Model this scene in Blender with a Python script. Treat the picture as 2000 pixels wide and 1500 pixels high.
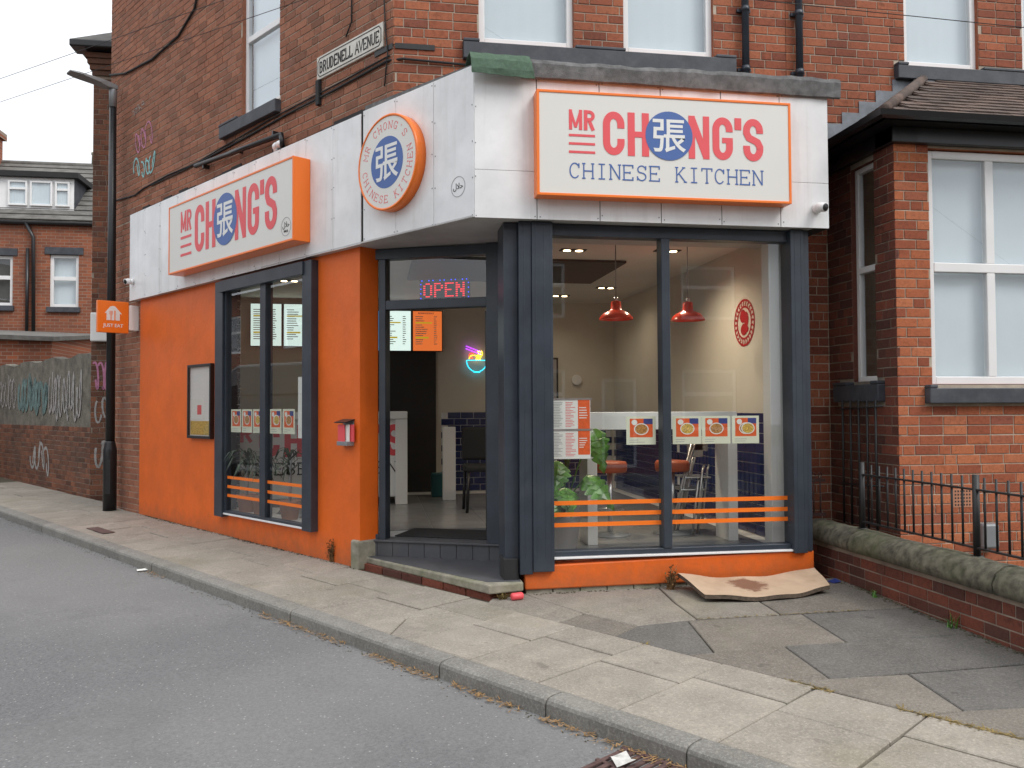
import bpy, bmesh, math, random
from mathutils import Vector, Matrix
R = math.radians
random.seed(7)
scene = bpy.context.scene
COL = scene.collection
for _o in list(bpy.data.objects):
    bpy.data.objects.remove(_o)

# ------------------------------------------------------------------ camera
CAM = Vector((-0.8082, -6.8358, 1.5602))
c_r = Vector((0.98697, -0.16082, -0.00506))
c_u = Vector((0.00043, -0.02881, 0.99958))
c_f = Vector((0.16090, 0.98656, 0.02837))
FPX = 1642.1
cam_d = bpy.data.cameras.new('camera')
cam_d.sensor_width = 36.0
cam_d.lens = 36.0 * FPX / 2000.0
cam_d.clip_start = 0.05
cam_d.clip_end = 600
cam = bpy.data.objects.new('camera', cam_d)
COL.objects.link(cam)
m3 = Matrix((c_r, c_u, -c_f)).transposed()
cam.matrix_world = Matrix.Translation(CAM) @ m3.to_4x4()
scene.camera = cam

# ------------------------------------------------------------------ sky, sun, exposure
SUN_EL, SUN_AZ = R(46), R(136)          # azimuth clockwise from +y (north)
w = bpy.data.worlds.new('World')
scene.world = w
w.use_nodes = True
nt = w.node_tree
for n_ in list(nt.nodes):
    nt.nodes.remove(n_)
def N(t, **k):
    n = nt.nodes.new(t)
    for a, b in k.items():
        setattr(n, a, b)
    return n
out = N('ShaderNodeOutputWorld'); bg = N('ShaderNodeBackground'); bg.inputs['Strength'].default_value = 0.1
sky = N('ShaderNodeTexSky', sky_type='NISHITA', sun_disc=False)
sky.sun_elevation = SUN_EL; sky.sun_rotation = SUN_AZ
tc = N('ShaderNodeTexCoord'); sep = N('ShaderNodeSeparateXYZ')
nt.links.new(tc.outputs['Generated'], sep.inputs[0])
el = N('ShaderNodeMapRange'); el.inputs['From Min'].default_value = 0.0; el.inputs['From Max'].default_value = 1.0
el.inputs['To Min'].default_value = 7.9; el.inputs['To Max'].default_value = 18.0
nt.links.new(sep.outputs['Z'], el.inputs['Value'])
mp = N('ShaderNodeMapping'); mp.inputs['Scale'].default_value = (1, 1, 2.4)
nt.links.new(tc.outputs['Generated'], mp.inputs['Vector'])
nz = N('ShaderNodeTexNoise'); nz.inputs['Scale'].default_value = 2.6; nz.inputs['Detail'].default_value = 5
nt.links.new(mp.outputs[0], nz.inputs['Vector'])
nr = N('ShaderNodeMapRange'); nr.inputs['From Min'].default_value = 0.3; nr.inputs['From Max'].default_value = 0.7
nr.inputs['To Min'].default_value = 0.86; nr.inputs['To Max'].default_value = 1.10
nt.links.new(nz.outputs[0], nr.inputs['Value'])
mul = N('ShaderNodeMath', operation='MULTIPLY')
nt.links.new(el.outputs[0], mul.inputs[0]); nt.links.new(nr.outputs[0], mul.inputs[1])
tint = N('ShaderNodeVectorMath', operation='SCALE'); tint.inputs[0].default_value = (0.965, 0.985, 1.02)
nt.links.new(mul.outputs[0], tint.inputs['Scale'])
mix = N('ShaderNodeMix', data_type='RGBA'); mix.inputs['Factor'].default_value = 0.9
nt.links.new(sky.outputs[0], mix.inputs[6]); nt.links.new(tint.outputs[0], mix.inputs[7])
nt.links.new(mix.outputs[2], bg.inputs['Color']); nt.links.new(bg.outputs[0], out.inputs['Surface'])

sun_d = bpy.data.lights.new('sun', 'SUN'); sun_d.energy = 1.5; sun_d.angle = R(24); sun_d.color = (1.0, 0.96, 0.9)
sun = bpy.data.objects.new('sun', sun_d); COL.objects.link(sun)
sd_ = Vector((math.sin(SUN_AZ) * math.cos(SUN_EL), math.cos(SUN_AZ) * math.cos(SUN_EL), math.sin(SUN_EL)))
sun.rotation_euler = sd_.to_track_quat('Z', 'Y').to_euler(); sun.location = (4, -8, 12)

vs = scene.view_settings
vs.view_transform = 'Standard'; vs.look = 'None'; vs.gamma = 1.0; vs.exposure = 0.28; vs.use_curve_mapping = False
scene.cycles.max_bounces = 7; scene.cycles.diffuse_bounces = 4; scene.cycles.glossy_bounces = 3
scene.cycles.transparent_max_bounces = 12; scene.cycles.transmission_bounces = 4
scene.cycles.caustics_reflective = False; scene.cycles.caustics_refractive = False

# ------------------------------------------------------------------ frames (u right along the wall, v into the building, z up)
class Frame:
    def __init__(s, o, u, v):
        s.o = Vector(o); s.u = Vector(u).normalized(); s.v = Vector(v).normalized()
        s.ang = math.atan2(s.u.y, s.u.x)
    def __call__(s, u, v, z):
        return s.o + s.u * u + s.v * v + Vector((0, 0, z))
    def mat(s, u, v, z):
        M = Matrix((s.u, s.v, Vector((0, 0, 1)))).transposed().to_4x4()
        return Matrix.Translation(s(u, v, z)) @ M
SD = Vector((-0.57867, 0.81556, 0)); NIN = Vector((0.81556, 0.57867, 0))
PA = Vector((-0.93213, 1.25982, 0))
F = Frame((0, 0, 0), (1, 0, 0), (0, 1, 0))                 # street front of the shop
S = Frame(PA, -SD, NIN)                                    # avenue side
_c = (-PA).normalized(); CF = Frame(PA, _c, (-_c.y, _c.x, 0))   # splayed fascia at the corner
D0 = Vector((-0.935, 1.60, 0)); D1 = Vector((0.40, 1.0, 0)); _d = (D1 - D0).normalized()
DF = Frame(D0, _d, (-_d.y, _d.x, 0))                       # entrance line
HY = 1.02
def g(x, y):
    return 0.0071 * x + 0.0175 * y
def proj(P):
    d = P - CAM; z = d.dot(c_f)
    if z < 0.1: return (9999, 9999, 0.1)
    return (1000 + FPX * d.dot(c_r) / z, 750 - FPX * d.dot(c_u) / z, z)

# ------------------------------------------------------------------ materials
def newmat(name):
    m = bpy.data.materials.new(name); m.use_nodes = True
    t = m.node_tree
    return m, t, t.nodes['Principled BSDF']
def lk(t, a, b): t.links.new(a, b)
def nd(t, ty, **k):
    n = t.nodes.new(ty)
    for a, b in k.items(): setattr(n, a, b)
    return n
def noise(t, scale, detail=4, rough=0.55, vec=None):
    n = nd(t, 'ShaderNodeTexNoise'); n.inputs['Scale'].default_value = scale; n.inputs['Detail'].default_value = detail
    n.inputs['Roughness'].default_value = rough
    if vec is None:
        gp = nd(t, 'ShaderNodeNewGeometry'); vec = gp.outputs['Position']
    lk(t, vec, n.inputs['Vector']); return n
def ramp(t, fac, stops):
    r = nd(t, 'ShaderNodeValToRGB'); e = r.color_ramp.elements
    while len(e) < len(stops): e.new(0.5)
    for i, (p, c) in enumerate(stops):
        e[i].position = p; e[i].color = (*c, 1) if len(c) == 3 else c
    lk(t, fac, r.inputs[0]); return r
def mixc(t, fac, a, b, mode='MIX'):
    m = nd(t, 'ShaderNodeMix', data_type='RGBA', blend_type=mode)
    for sock, v in ((m.inputs[0], fac), (m.inputs[6], a), (m.inputs[7], b)):
        if hasattr(v, 'is_linked') or hasattr(v, 'links'): lk(t, v, sock)
        elif isinstance(v, (int, float)): sock.default_value = v
        else: sock.default_value = (*v, 1)
    return m.outputs[2]
def mrange(t, v, a, b, c, d):
    n = nd(t, 'ShaderNodeMapRange'); lk(t, v, n.inputs['Value'])
    for k, x in zip(('From Min', 'From Max', 'To Min', 'To Max'), (a, b, c, d)): n.inputs[k].default_value = x
    return n.outputs[0]
def bump(t, b, h, strength=0.3, dist=0.01):
    n = nd(t, 'ShaderNodeBump'); n.inputs['Strength'].default_value = strength; n.inputs['Distance'].default_value = dist
    lk(t, h, n.inputs['Height']); lk(t, n.outputs[0], b.inputs['Normal'])
def simple(name, col, rough=0.5, var=0.12, scale=3.0, bump_s=0.0, bscale=60, metal=0.0, spec=0.5, dirt=0.0, dirtcol=(0.06, 0.055, 0.05), dscale=1.3):
    m, t, b = newmat(name)
    n1 = noise(t, scale, 5)
    c = mixc(t, mrange(t, n1.outputs[0], 0.3, 0.7, 0, 1), tuple(x * (1 - var) for x in col), tuple(min(1, x * (1 + var)) for x in col))
    if dirt > 0:
        n2 = noise(t, dscale, 8, 0.65)
        c = mixc(t, mrange(t, n2.outputs[0], 0.45, 0.72, 0, dirt), c, dirtcol)
    lk(t, c, b.inputs['Base Color'])
    b.inputs['Roughness'].default_value = rough; b.inputs['Metallic'].default_value = metal
    b.inputs['Specular IOR Level'].default_value = spec
    if bump_s > 0:
        bump(t, b, noise(t, bscale, 6).outputs[0], bump_s, 0.01)
    return m
def emit(name, col, strength):
    m, t, b = newmat(name)
    b.inputs['Base Color'].default_value = (*[c * 0.5 for c in col], 1)
    b.inputs['Emission Color'].default_value = (*col, 1); b.inputs['Emission Strength'].default_value = strength
    b.inputs['Roughness'].default_value = 0.3
    return m
def brickmat(name, stops, soot, sootcol, bright=1.0):
    m, t, b = newmat(name)
    gp = nd(t, 'ShaderNodeNewGeometry'); oi = nd(t, 'ShaderNodeObjectInfo')
    ad = nd(t, 'ShaderNodeMath', operation='ADD'); lk(t, gp.outputs['Random Per Island'], ad.inputs[0]); lk(t, oi.outputs['Random'], ad.inputs[1])
    fr = nd(t, 'ShaderNodeMath', operation='FRACT'); lk(t, ad.outputs[0], fr.inputs[0])
    rp = ramp(t, fr.outputs[0], [(p, tuple(x * bright for x in c)) for p, c in stops])
    fine = noise(t, 38, 6, 0.7, gp.outputs['Position'])
    c = mixc(t, 1.0, rp.outputs[0], ramp(t, fine.outputs[0], [(0.25, (0.55, 0.52, 0.5)), (0.5, (1, 1, 1)), (0.8, (1.25, 1.2, 1.15))]).outputs[0], 'MULTIPLY')
    big = noise(t, 0.9, 7, 0.62, gp.outputs['Position'])
    c = mixc(t, mrange(t, big.outputs[0], 0.42, 0.7, 0.0, soot), c, sootcol)
    spk = noise(t, 9, 3, 0.5, gp.outputs['Position'])
    c = mixc(t, mrange(t, spk.outputs[0], 0.62, 0.75, 0.0, 0.45), c, tuple(x * 0.35 for x in stops[0][1]))
    lk(t, c, b.inputs['Base Color']); b.inputs['Roughness'].default_value = 0.88; b.inputs['Specular IOR Level'].default_value = 0.25
    bump(t, b, noise(t, 120, 6, 0.7, gp.outputs['Position']).outputs[0], 0.5, 0.006)
    return m
M = {}
M['brick_front'] = brickmat('brick_front', [(0.0, (0.19, 0.062, 0.040)), (0.25, (0.29, 0.092, 0.052)), (0.6, (0.345, 0.112, 0.060)), (0.85, (0.39, 0.138, 0.072)), (1.0, (0.22, 0.076, 0.052))], 0.45, (0.13, 0.055, 0.035))
M['brick_side'] = brickmat('brick_side', [(0.0, (0.20, 0.085, 0.052)), (0.3, (0.27, 0.112, 0.068)), (0.65, (0.31, 0.128, 0.077)), (0.9, (0.34, 0.145, 0.088)), (1.0, (0.22, 0.105, 0.075))], 0.32, (0.17, 0.105, 0.078), 1.08)
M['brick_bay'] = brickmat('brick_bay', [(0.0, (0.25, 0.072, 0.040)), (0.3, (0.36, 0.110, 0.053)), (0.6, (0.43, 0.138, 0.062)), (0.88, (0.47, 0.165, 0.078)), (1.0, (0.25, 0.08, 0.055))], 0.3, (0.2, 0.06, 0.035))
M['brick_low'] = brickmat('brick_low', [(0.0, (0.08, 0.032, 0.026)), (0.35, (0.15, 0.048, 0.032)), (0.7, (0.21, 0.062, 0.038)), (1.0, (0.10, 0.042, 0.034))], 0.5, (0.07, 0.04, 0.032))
M['brick_dirty'] = brickmat('brick_dirty', [(0.0, (0.11, 0.05, 0.035)), (0.35, (0.2, 0.085, 0.052)), (0.7, (0.27, 0.11, 0.062)), (1.0, (0.15, 0.075, 0.055))], 0.65, (0.085, 0.062, 0.048))
M['mortar'] = simple('mortar', (0.43, 0.365, 0.29), 0.95, 0.2, 8, 0.3, 90, dirt=0.5, dirtcol=(0.24, 0.18, 0.14))
M['plate_white'] = simple('aged_white_enamel', (0.62, 0.60, 0.54), 0.5, 0.12, 9, dirt=0.45, dirtcol=(0.3, 0.22, 0.14), dscale=7)
M['mortar_dark'] = simple('mortar_dark', (0.28, 0.23, 0.18), 0.95, 0.25, 6, 0.4, 90, dirt=0.6)
def streaked(name, col, rough, stain, amt, streak, bump_s, bscale, spl=None):
    m, t, b_ = newmat(name); gp_ = nd(t, 'ShaderNodeNewGeometry'); mp_ = nd(t, 'ShaderNodeMapping'); mp_.inputs['Scale'].default_value = (7, 7, 0.45); lk(t, gp_.outputs['Position'], mp_.inputs['Vector'])
    n1 = noise(t, 2.3, 6, 0.6); n0 = noise(t, 0.7, 4, 0.6); c = mixc(t, mrange(t, n1.outputs[0], 0.3, 0.7, 0, 1), tuple(x * 0.86 for x in col), tuple(min(1, x * 1.08) for x in col)); c = mixc(t, mrange(t, n0.outputs[0], 0.4, 0.65, 0, 0.3), c, tuple(x * 0.8 for x in col))
    n2 = noise(t, 1.0, 5, 0.6, mp_.outputs[0]); c = mixc(t, mrange(t, n2.outputs[0], 0.52, 0.78, 0, streak), c, stain)
    n3 = noise(t, 6, 7, 0.7); c = mixc(t, mrange(t, n3.outputs[0], 0.55, 0.75, 0, amt), c, stain)
    n4 = noise(t, 45, 3, 0.6); c = mixc(t, mrange(t, n4.outputs[0], 0.70, 0.76, 0, amt * 1.5), c, tuple(min(0.8, x * 0.5 + 0.2) for x in col))
    if spl:      # mud splashed up from the pavement, in ragged patches
        sz = nd(t, 'ShaderNodeSeparateXYZ'); lk(t, gp_.outputs['Position'], sz.inputs[0]); n5 = noise(t, 9, 6, 0.7); q = nd(t, 'ShaderNodeMath', operation='MULTIPLY_ADD'); lk(t, n5.outputs[0], q.inputs[0]); q.inputs[1].default_value = -0.5; lk(t, sz.outputs[2], q.inputs[2])
        c = mixc(t, mrange(t, q.outputs[0], -0.24, 0.02, 0.6, 0.0), c, spl)
    lk(t, c, b_.inputs['Base Color']); b_.inputs['Roughness'].default_value = rough
    nb = noise(t, bscale, 6, 0.6); bump(t, b_, nb.outputs[0], bump_s, 0.012); return m
M['orange'] = streaked('orange_masonry_paint', (0.76, 0.135, 0.010), 0.5, (0.50, 0.088, 0.014), 0.28, 0.16, 0.3, 14, (0.30, 0.10, 0.04))
M['orange_old'] = simple('orange_masonry_paint', (0.70, 0.110, 0.008), 0.55, 0.07, 2.2, 0.22, 26, dirt=0.16, dirtcol=(0.34, 0.085, 0.03), dscale=1.8)
M['orange_gloss'] = simple('orange_sign_enamel', (0.88, 0.19, 0.018), 0.32, 0.03, 2)
M['white_panel'] = streaked('white_cladding', (0.80, 0.81, 0.815), 0.32, (0.42, 0.41, 0.38), 0.16, 0.42, 0.03, 3)
M['soffit'] = simple('soffit_board', (0.5, 0.5, 0.49), 0.6, 0.1, 3, dirt=0.35, dirtcol=(0.2, 0.19, 0.18))
M['cream'] = simple('cream_sign_face', (0.70, 0.69, 0.65), 0.4, 0.015, 1)
M['sign_red'] = simple('sign_red', (0.75, 0.085, 0.10), 0.45, 0.02, 2)
M['sign_blue'] = simple('sign_blue', (0.055, 0.125, 0.36), 0.45, 0.02, 2)
M['sign_white'] = simple('sign_white', (0.75, 0.75, 0.73), 0.45, 0.02, 2)
M['charcoal'] = simple('charcoal_frame_paint', (0.027, 0.036, 0.050), 0.38, 0.16, 4, 0.03, 40, dirt=0.2, dirtcol=(0.10, 0.115, 0.13), dscale=3)
M['black'] = simple('black_gloss_paint', (0.012, 0.012, 0.014), 0.35, 0.2, 5)
M['black_matt'] = simple('black_matt', (0.018, 0.018, 0.019), 0.8, 0.2, 5)
M['slate_paint'] = simple('slate_blue_stone_paint', (0.040, 0.045, 0.056), 0.6, 0.2, 6, 0.12, 30, dirt=0.35, dirtcol=(0.13, 0.135, 0.145), dscale=5)
M['upvc'] = simple('white_upvc', (0.78, 0.78, 0.78), 0.35, 0.03, 3, dirt=0.08, dirtcol=(0.45, 0.43, 0.4))
M['window_backing'] = simple('net_curtain', (0.70, 0.77, 0.80), 0.9, 0.03, 2)
M['dark_room'] = simple('dim_room', (0.10, 0.095, 0.085), 0.9, 0.2, 2)
M['felt'] = simple('mineral_roof_felt', (0.15, 0.15, 0.15), 0.95, 0.35, 14, 0.6, 140, dirt=0.5, dirtcol=(0.06, 0.058, 0.055), dscale=4)
M['felt_green'] = simple('green_roof_felt', (0.075, 0.125, 0.085), 0.95, 0.2, 30, 0.4, 160)
M['lead'] = simple('lead_flashing', (0.17, 0.19, 0.215), 0.5, 0.25, 9, 0.2, 20)
M['stone'] = simple('weathered_stone', (0.105, 0.098, 0.072), 0.95, 0.6, 16, 1.0, 14, dirt=0.7, dirtcol=(0.07, 0.085, 0.03), dscale=3)
M['stone_step'] = simple('mossy_step_stone', (0.27, 0.25, 0.2), 0.9, 0.3, 9, 0.5, 30, dirt=0.7, dirtcol=(0.1, 0.12, 0.045), dscale=3.5)
M['step_paint'] = simple('grey_step_paint', (0.075, 0.077, 0.085), 0.6, 0.15, 5, 0.1, 40, dirt=0.25, dirtcol=(0.13, 0.125, 0.115), dscale=3)
M['render_grey'] = simple('pebbledash', (0.17, 0.155, 0.125), 0.95, 0.4, 5, 1.0, 45, dirt=0.6, dirtcol=(0.07, 0.065, 0.05), dscale=1.1)
M['tile_red'] = simple('clay_roof_tile', (0.105, 0.072, 0.058), 0.85, 0.5, 5, 0.4, 40, dirt=0.6, dirtcol=(0.06, 0.05, 0.045), dscale=3)
M['slate_roof'] = simple('grey_roof_tile', (0.13, 0.125, 0.115), 0.9, 0.3, 4, 0.3, 30)
M['iron'] = simple('black_iron', (0.012, 0.012, 0.013), 0.5, 0.3, 20)
M['rust'] = simple('rusty_iron', (0.09, 0.05, 0.045), 0.8, 0.4, 20, 0.3, 60)
M['terracotta'] = simple('terracotta', (0.42, 0.19, 0.11), 0.8, 0.1, 5)
M['white_lam'] = simple('white_laminate', (0.80, 0.80, 0.78), 0.4, 0.02, 2)
M['silver'] = simple('aluminium', (0.6, 0.6, 0.6), 0.3, 0.05, 5, metal=0.9)
M['grey_metal'] = simple('grey_metal', (0.25, 0.26, 0.27), 0.45, 0.08, 5, metal=0.3)
M['red_shade'] = simple('red_lamp_enamel', (0.75, 0.055, 0.025), 0.25, 0.02, 3)
M['stool_red'] = simple('orange_vinyl', (0.45, 0.095, 0.04), 0.45, 0.05, 5)
M['wall_cream'] = simple('cream_wall', (0.64, 0.60, 0.52), 0.85, 0.04, 2)
M['ceiling'] = simple('ceiling_paint', (0.7, 0.67, 0.61), 0.9, 0.03, 2)
M['tile_blue'] = simple('navy_glazed_tile', (0.022, 0.034, 0.12), 0.12, 0.25, 6)
M['tile_black'] = simple('black_glazed_tile', (0.014, 0.014, 0.016), 0.15, 0.2, 6)
M['grout'] = simple('pale_grout', (0.7, 0.7, 0.7), 0.9, 0.1, 9)
M['floor_tile'] = simple('grey_floor_tile', (0.24, 0.24, 0.24), 0.25, 0.1, 5)
M['dark_wood'] = simple('dark_door', (0.016, 0.015, 0.015), 0.5, 0.2, 4)
M['paper'] = simple('paper', (0.78, 0.78, 0.74), 0.7, 0.03, 6)
M['paper_dirty'] = simple('dirty_paper', (0.5, 0.49, 0.46), 0.8, 0.3, 25)
M['paper_cream'] = simple('cream_card', (0.72, 0.74, 0.58), 0.6, 0.03, 6)
M['print_grey'] = simple('print_grey', (0.35, 0.34, 0.35), 0.7, 0.05, 6)
M['print_orange'] = simple('print_orange', (0.75, 0.11, 0.02), 0.5, 0.15, 30)
M['print_blue'] = simple('print_blue', (0.03, 0.05, 0.22), 0.5, 0.2, 25)
M['print_food'] = simple('print_food', (0.42, 0.2, 0.05), 0.5, 0.8, 90)
M['print_food2'] = simple('print_food_yellow', (0.62, 0.38, 0.07), 0.5, 0.7, 90)
M['print_green'] = simple('print_green', (0.05, 0.16, 0.03), 0.5, 0.4, 60)
M['emblem_red'] = simple('emblem_red', (0.40, 0.008, 0.014), 0.5, 0.05, 8)
M['leaf'] = simple('monstera_leaf', (0.07, 0.19, 0.025), 0.32, 0.55, 14)
M['leaf_dark'] = simple('dark_leaf', (0.02, 0.045, 0.015), 0.45, 0.35, 9)
M['dry_weed'] = simple('dry_weed', (0.16, 0.09, 0.035), 0.9, 0.4, 30)
M['grass'] = simple('kerb_grass', (0.2, 0.145, 0.05), 0.9, 0.5, 20)
M['straw'] = simple('dead_leaves', (0.30, 0.18, 0.075), 0.9, 0.5, 40)
M['card_top'] = simple('bare_board', (0.50, 0.36, 0.25), 0.8, 0.12, 5, 0.2, 40, dirt=0.25, dirtcol=(0.25, 0.14, 0.08), dscale=4)
M['card_edge'] = simple('board_edge', (0.1, 0.075, 0.055), 0.95, 0.4, 40, 0.5, 80)
M['stain'] = simple('rust_stain', (0.17, 0.065, 0.03), 0.85, 0.5, 16)
M['teal_bin'] = simple('teal_plastic', (0.02, 0.12, 0.13), 0.5, 0.1, 5)
M['pink_paint'] = simple('pink_spray', (0.50, 0.2, 0.32), 0.8, 0.2, 20)
M['cyan_paint'] = simple('cyan_spray', (0.26, 0.52, 0.52), 0.8, 0.2, 20)
M['white_paint'] = simple('white_spray', (0.33, 0.315, 0.30), 0.8, 0.3, 14)
M['teal_paint'] = simple('teal_spray', (0.12, 0.19, 0.18), 0.85, 0.4, 9)
def glassmat(name, tint, boost):
    m = bpy.data.materials.new(name); m.use_nodes = True; t = m.node_tree
    t.nodes.remove(t.nodes['Principled BSDF']); o = t.nodes['Material Output']
    tr = nd(t, 'ShaderNodeBsdfTransparent'); tr.inputs[0].default_value = (*tint, 1)
    gl = nd(t, 'ShaderNodeBsdfGlossy'); gl.inputs['Roughness'].default_value = 0.0; gl.inputs[0].default_value = (0.95, 0.97, 1, 1)
    fr = nd(t, 'ShaderNodeFresnel'); gp_ = nd(t, 'ShaderNodeNewGeometry'); io = nd(t, 'ShaderNodeMath', operation='MULTIPLY_ADD'); lk(t, gp_.outputs['Backfacing'], io.inputs[0]); io.inputs[1].default_value = 1 / 1.52 - 1.52; io.inputs[2].default_value = 1.52; lk(t, io.outputs[0], fr.inputs['IOR'])
    mm = nd(t, 'ShaderNodeMath', operation='MULTIPLY', use_clamp=True); mm.inputs[1].default_value = boost; lk(t, fr.outputs[0], mm.inputs[0])
    ms = nd(t, 'ShaderNodeMixShader'); lk(t, mm.outputs[0], ms.inputs[0]); lk(t, tr.outputs[0], ms.inputs[1]); lk(t, gl.outputs[0], ms.inputs[2])
    lk(t, ms.outputs[0], o.inputs['Surface']); return m
M['glass'] = glassmat('shop_glass', (0.95, 0.965, 0.955), 1.9)
M['glass_up'] = glassmat('house_glass', (0.93, 0.955, 0.965), 2.2)
def asphaltmat():
    m, t, b = newmat('asphalt')
    n0 = noise(t, 0.35, 5); n1 = noise(t, 48, 5, 0.95); v = nd(t, 'ShaderNodeTexVoronoi'); v.inputs['Scale'].default_value = 48
    gp = nd(t, 'ShaderNodeNewGeometry'); lk(t, gp.outputs['Position'], v.inputs['Vector'])
    c = mixc(t, mrange(t, n0.outputs[0], 0.3, 0.7, 0, 1), (0.175, 0.176, 0.179), (0.225, 0.226, 0.228))
    c = mixc(t, mrange(t, n1.outputs[0], 0.4, 0.66, 0.0, 0.8), c, (0.065, 0.065, 0.067))
    rnd = nd(t, 'ShaderNodeSeparateColor'); lk(t, v.outputs['Color'], rnd.inputs[0])
    sp = nd(t, 'ShaderNodeMath', operation='GREATER_THAN'); sp.inputs[1].default_value = 0.91; lk(t, rnd.outputs[0], sp.inputs[0])
    near = nd(t, 'ShaderNodeMath', operation='LESS_THAN'); near.inputs[1].default_value = 0.26; lk(t, v.outputs['Distance'], near.inputs[0])
    both = nd(t, 'ShaderNodeMath', operation='MULTIPLY'); lk(t, sp.outputs[0], both.inputs[0]); lk(t, near.outputs[0], both.inputs[1])
    s2 = nd(t, 'ShaderNodeMath', operation='MULTIPLY'); lk(t, both.outputs[0], s2.inputs[0]); s2.inputs[1].default_value = 0.75
    c = mixc(t, s2.outputs[0], c, (0.42, 0.41, 0.39))
    st = noise(t, 1.3, 7, 0.65); c = mixc(t, mrange(t, st.outputs[0], 0.55, 0.75, 0, 0.45), c, (0.10, 0.10, 0.10)); st2 = noise(t, 4.5, 3, 0.5); c = mixc(t, mrange(t, st2.outputs[0], 0.73, 0.78, 0, 0.6), c, (0.07, 0.068, 0.066)); st3 = noise(t, 0.22, 5, 0.6); c = mixc(t, mrange(t, st3.outputs[0], 0.45, 0.6, 0, 0.3), c, (0.27, 0.265, 0.255))
    lk(t, c, b.inputs['Base Color']); b.inputs['Roughness'].default_value = 0.9; b.inputs['Specular IOR Level'].default_value = 0.3
    bump(t, b, n1.outputs[0], 0.6, 0.012); return m
M['asphalt'] = asphaltmat()
def slabmat(name, base, speck, green):
    m, t, b = newmat(name)
    oi = nd(t, 'ShaderNodeObjectInfo'); n1 = noise(t, 2.2, 7, 0.6); n2 = noise(t, 60, 4, 0.9); n3 = noise(t, 0.8, 6, 0.6)
    c = mixc(t, oi.outputs['Random'], tuple(x * 0.86 for x in base), tuple(x * 1.1 for x in base))
    c = mixc(t, mrange(t, n1.outputs[0], 0.35, 0.7, 0, 0.65), c, tuple(x * 0.6 for x in base)); n5 = noise(t, 5, 6, 0.7); c = mixc(t, mrange(t, n5.outputs[0], 0.5, 0.7, 0, 0.5), c, tuple(min(0.8, x * 1.3) for x in base))
    c = mixc(t, mrange(t, n2.outputs[0], 0.48, 0.7, 0, speck), c, tuple(min(0.8, x * 2.1) for x in base))
    n4 = noise(t, 55, 3, 0.7); c = mixc(t, mrange(t, n4.outputs[0], 0.56, 0.72, 0, speck), c, tuple(x * 0.45 for x in base))
    c = mixc(t, mrange(t, n3.outputs[0], 0.55, 0.72, 0, green), c, (0.135, 0.13, 0.05))
    blot = noise(t, 7, 2, 0.4); c = mixc(t, mrange(t, blot.outputs[0], 0.71, 0.75, 0, 0.45), c, tuple(x * 0.4 for x in base))
    lk(t, c, b.inputs['Base Color']); b.inputs['Roughness'].default_value = 0.9; b.inputs['Specular IOR Level'].default_value = 0.3
    bump(t, b, n2.outputs[0], 0.35, 0.006); return m
M['slab'] = slabmat('pavement_slab', (0.285, 0.258, 0.218), 0.5, 0.3)
M['slab_dark'] = slabmat('forecourt_flag', (0.175, 0.158, 0.135), 0.7, 0.25)
M['slab_grey'] = slabmat('dark_forecourt_flag', (0.125, 0.119, 0.11), 0.7, 0.15)
M['slab_pale'] = slabmat('pale_forecourt_flag', (0.225, 0.205, 0.175), 0.6, 0.25)
M['kerb'] = slabmat('kerb_stone', (0.205, 0.198, 0.18), 0.6, 0.1)
M['soil'] = simple('joint_soil', (0.07, 0.06, 0.042), 0.95, 0.4, 12, 0.5, 60, dirt=0.4, dirtcol=(0.1, 0.11, 0.03), dscale=6)
M['screen_white'] = emit('menu_screen', (0.70, 0.86, 0.80), 0.85)
M['screen_blue'] = emit('menu_screen_blue', (0.05, 0.2, 0.45), 0.7)
M['screen_orange'] = emit('menu_screen_orange', (0.75, 0.17, 0.04), 0.75)
M['screen_ink'] = simple('screen_ink', (0.18, 0.12, 0.08), 0.5)
M['screen_gold'] = emit('screen_gold', (0.55, 0.42, 0.02), 0.6)
M['led_red'] = emit('led_red', (1.0, 0.012, 0.03), 1.3)
M['led_blue'] = emit('led_blue', (0.03, 0.05, 1.0), 1.8)
M['neon_purple'] = emit('neon_purple', (0.45, 0.05, 0.9), 2.0)
M['neon_cyan'] = emit('neon_cyan', (0.02, 0.6, 0.85), 2.0)
M['neon_yellow'] = emit('neon_yellow', (1.0, 0.75, 0.03), 2.0)
M['neon_red'] = emit('neon_red', (1.0, 0.08, 0.03), 1.6)
M['bulb'] = emit('downlight_bulb', (1.0, 0.75, 0.42), 9.0)

def stainboard():
    m, t, b_ = newmat('stained_board'); gp_ = nd(t, 'ShaderNodeNewGeometry'); n1 = noise(t, 14, 5, 0.6)
    vm = nd(t, 'ShaderNodeVectorMath', operation='DISTANCE'); vm.inputs[1].default_value = (2.27, -0.17, 0.07); lk(t, gp_.outputs['Position'], vm.inputs[0])
    ad = nd(t, 'ShaderNodeMath', operation='MULTIPLY_ADD'); lk(t, n1.outputs[0], ad.inputs[0]); ad.inputs[1].default_value = -0.28; lk(t, vm.outputs['Value'], ad.inputs[2])
    c = mixc(t, mrange(t, noise(t, 5, 5).outputs[0], 0.3, 0.7, 0, 1), (0.43, 0.31, 0.21), (0.54, 0.40, 0.28)); c = mixc(t, mrange(t, noise(t, 3, 6).outputs[0], 0.55, 0.75, 0, 0.4), c, (0.28, 0.17, 0.10))
    c = mixc(t, mrange(t, ad.outputs[0], -0.02, 0.04, 0.85, 0.0), c, (0.16, 0.06, 0.03)); lk(t, c, b_.inputs['Base Color']); b_.inputs['Roughness'].default_value = 0.85; bump(t, b_, n1.outputs[0], 0.2, 0.01); return m
M['card_top'] = stainboard()
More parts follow.
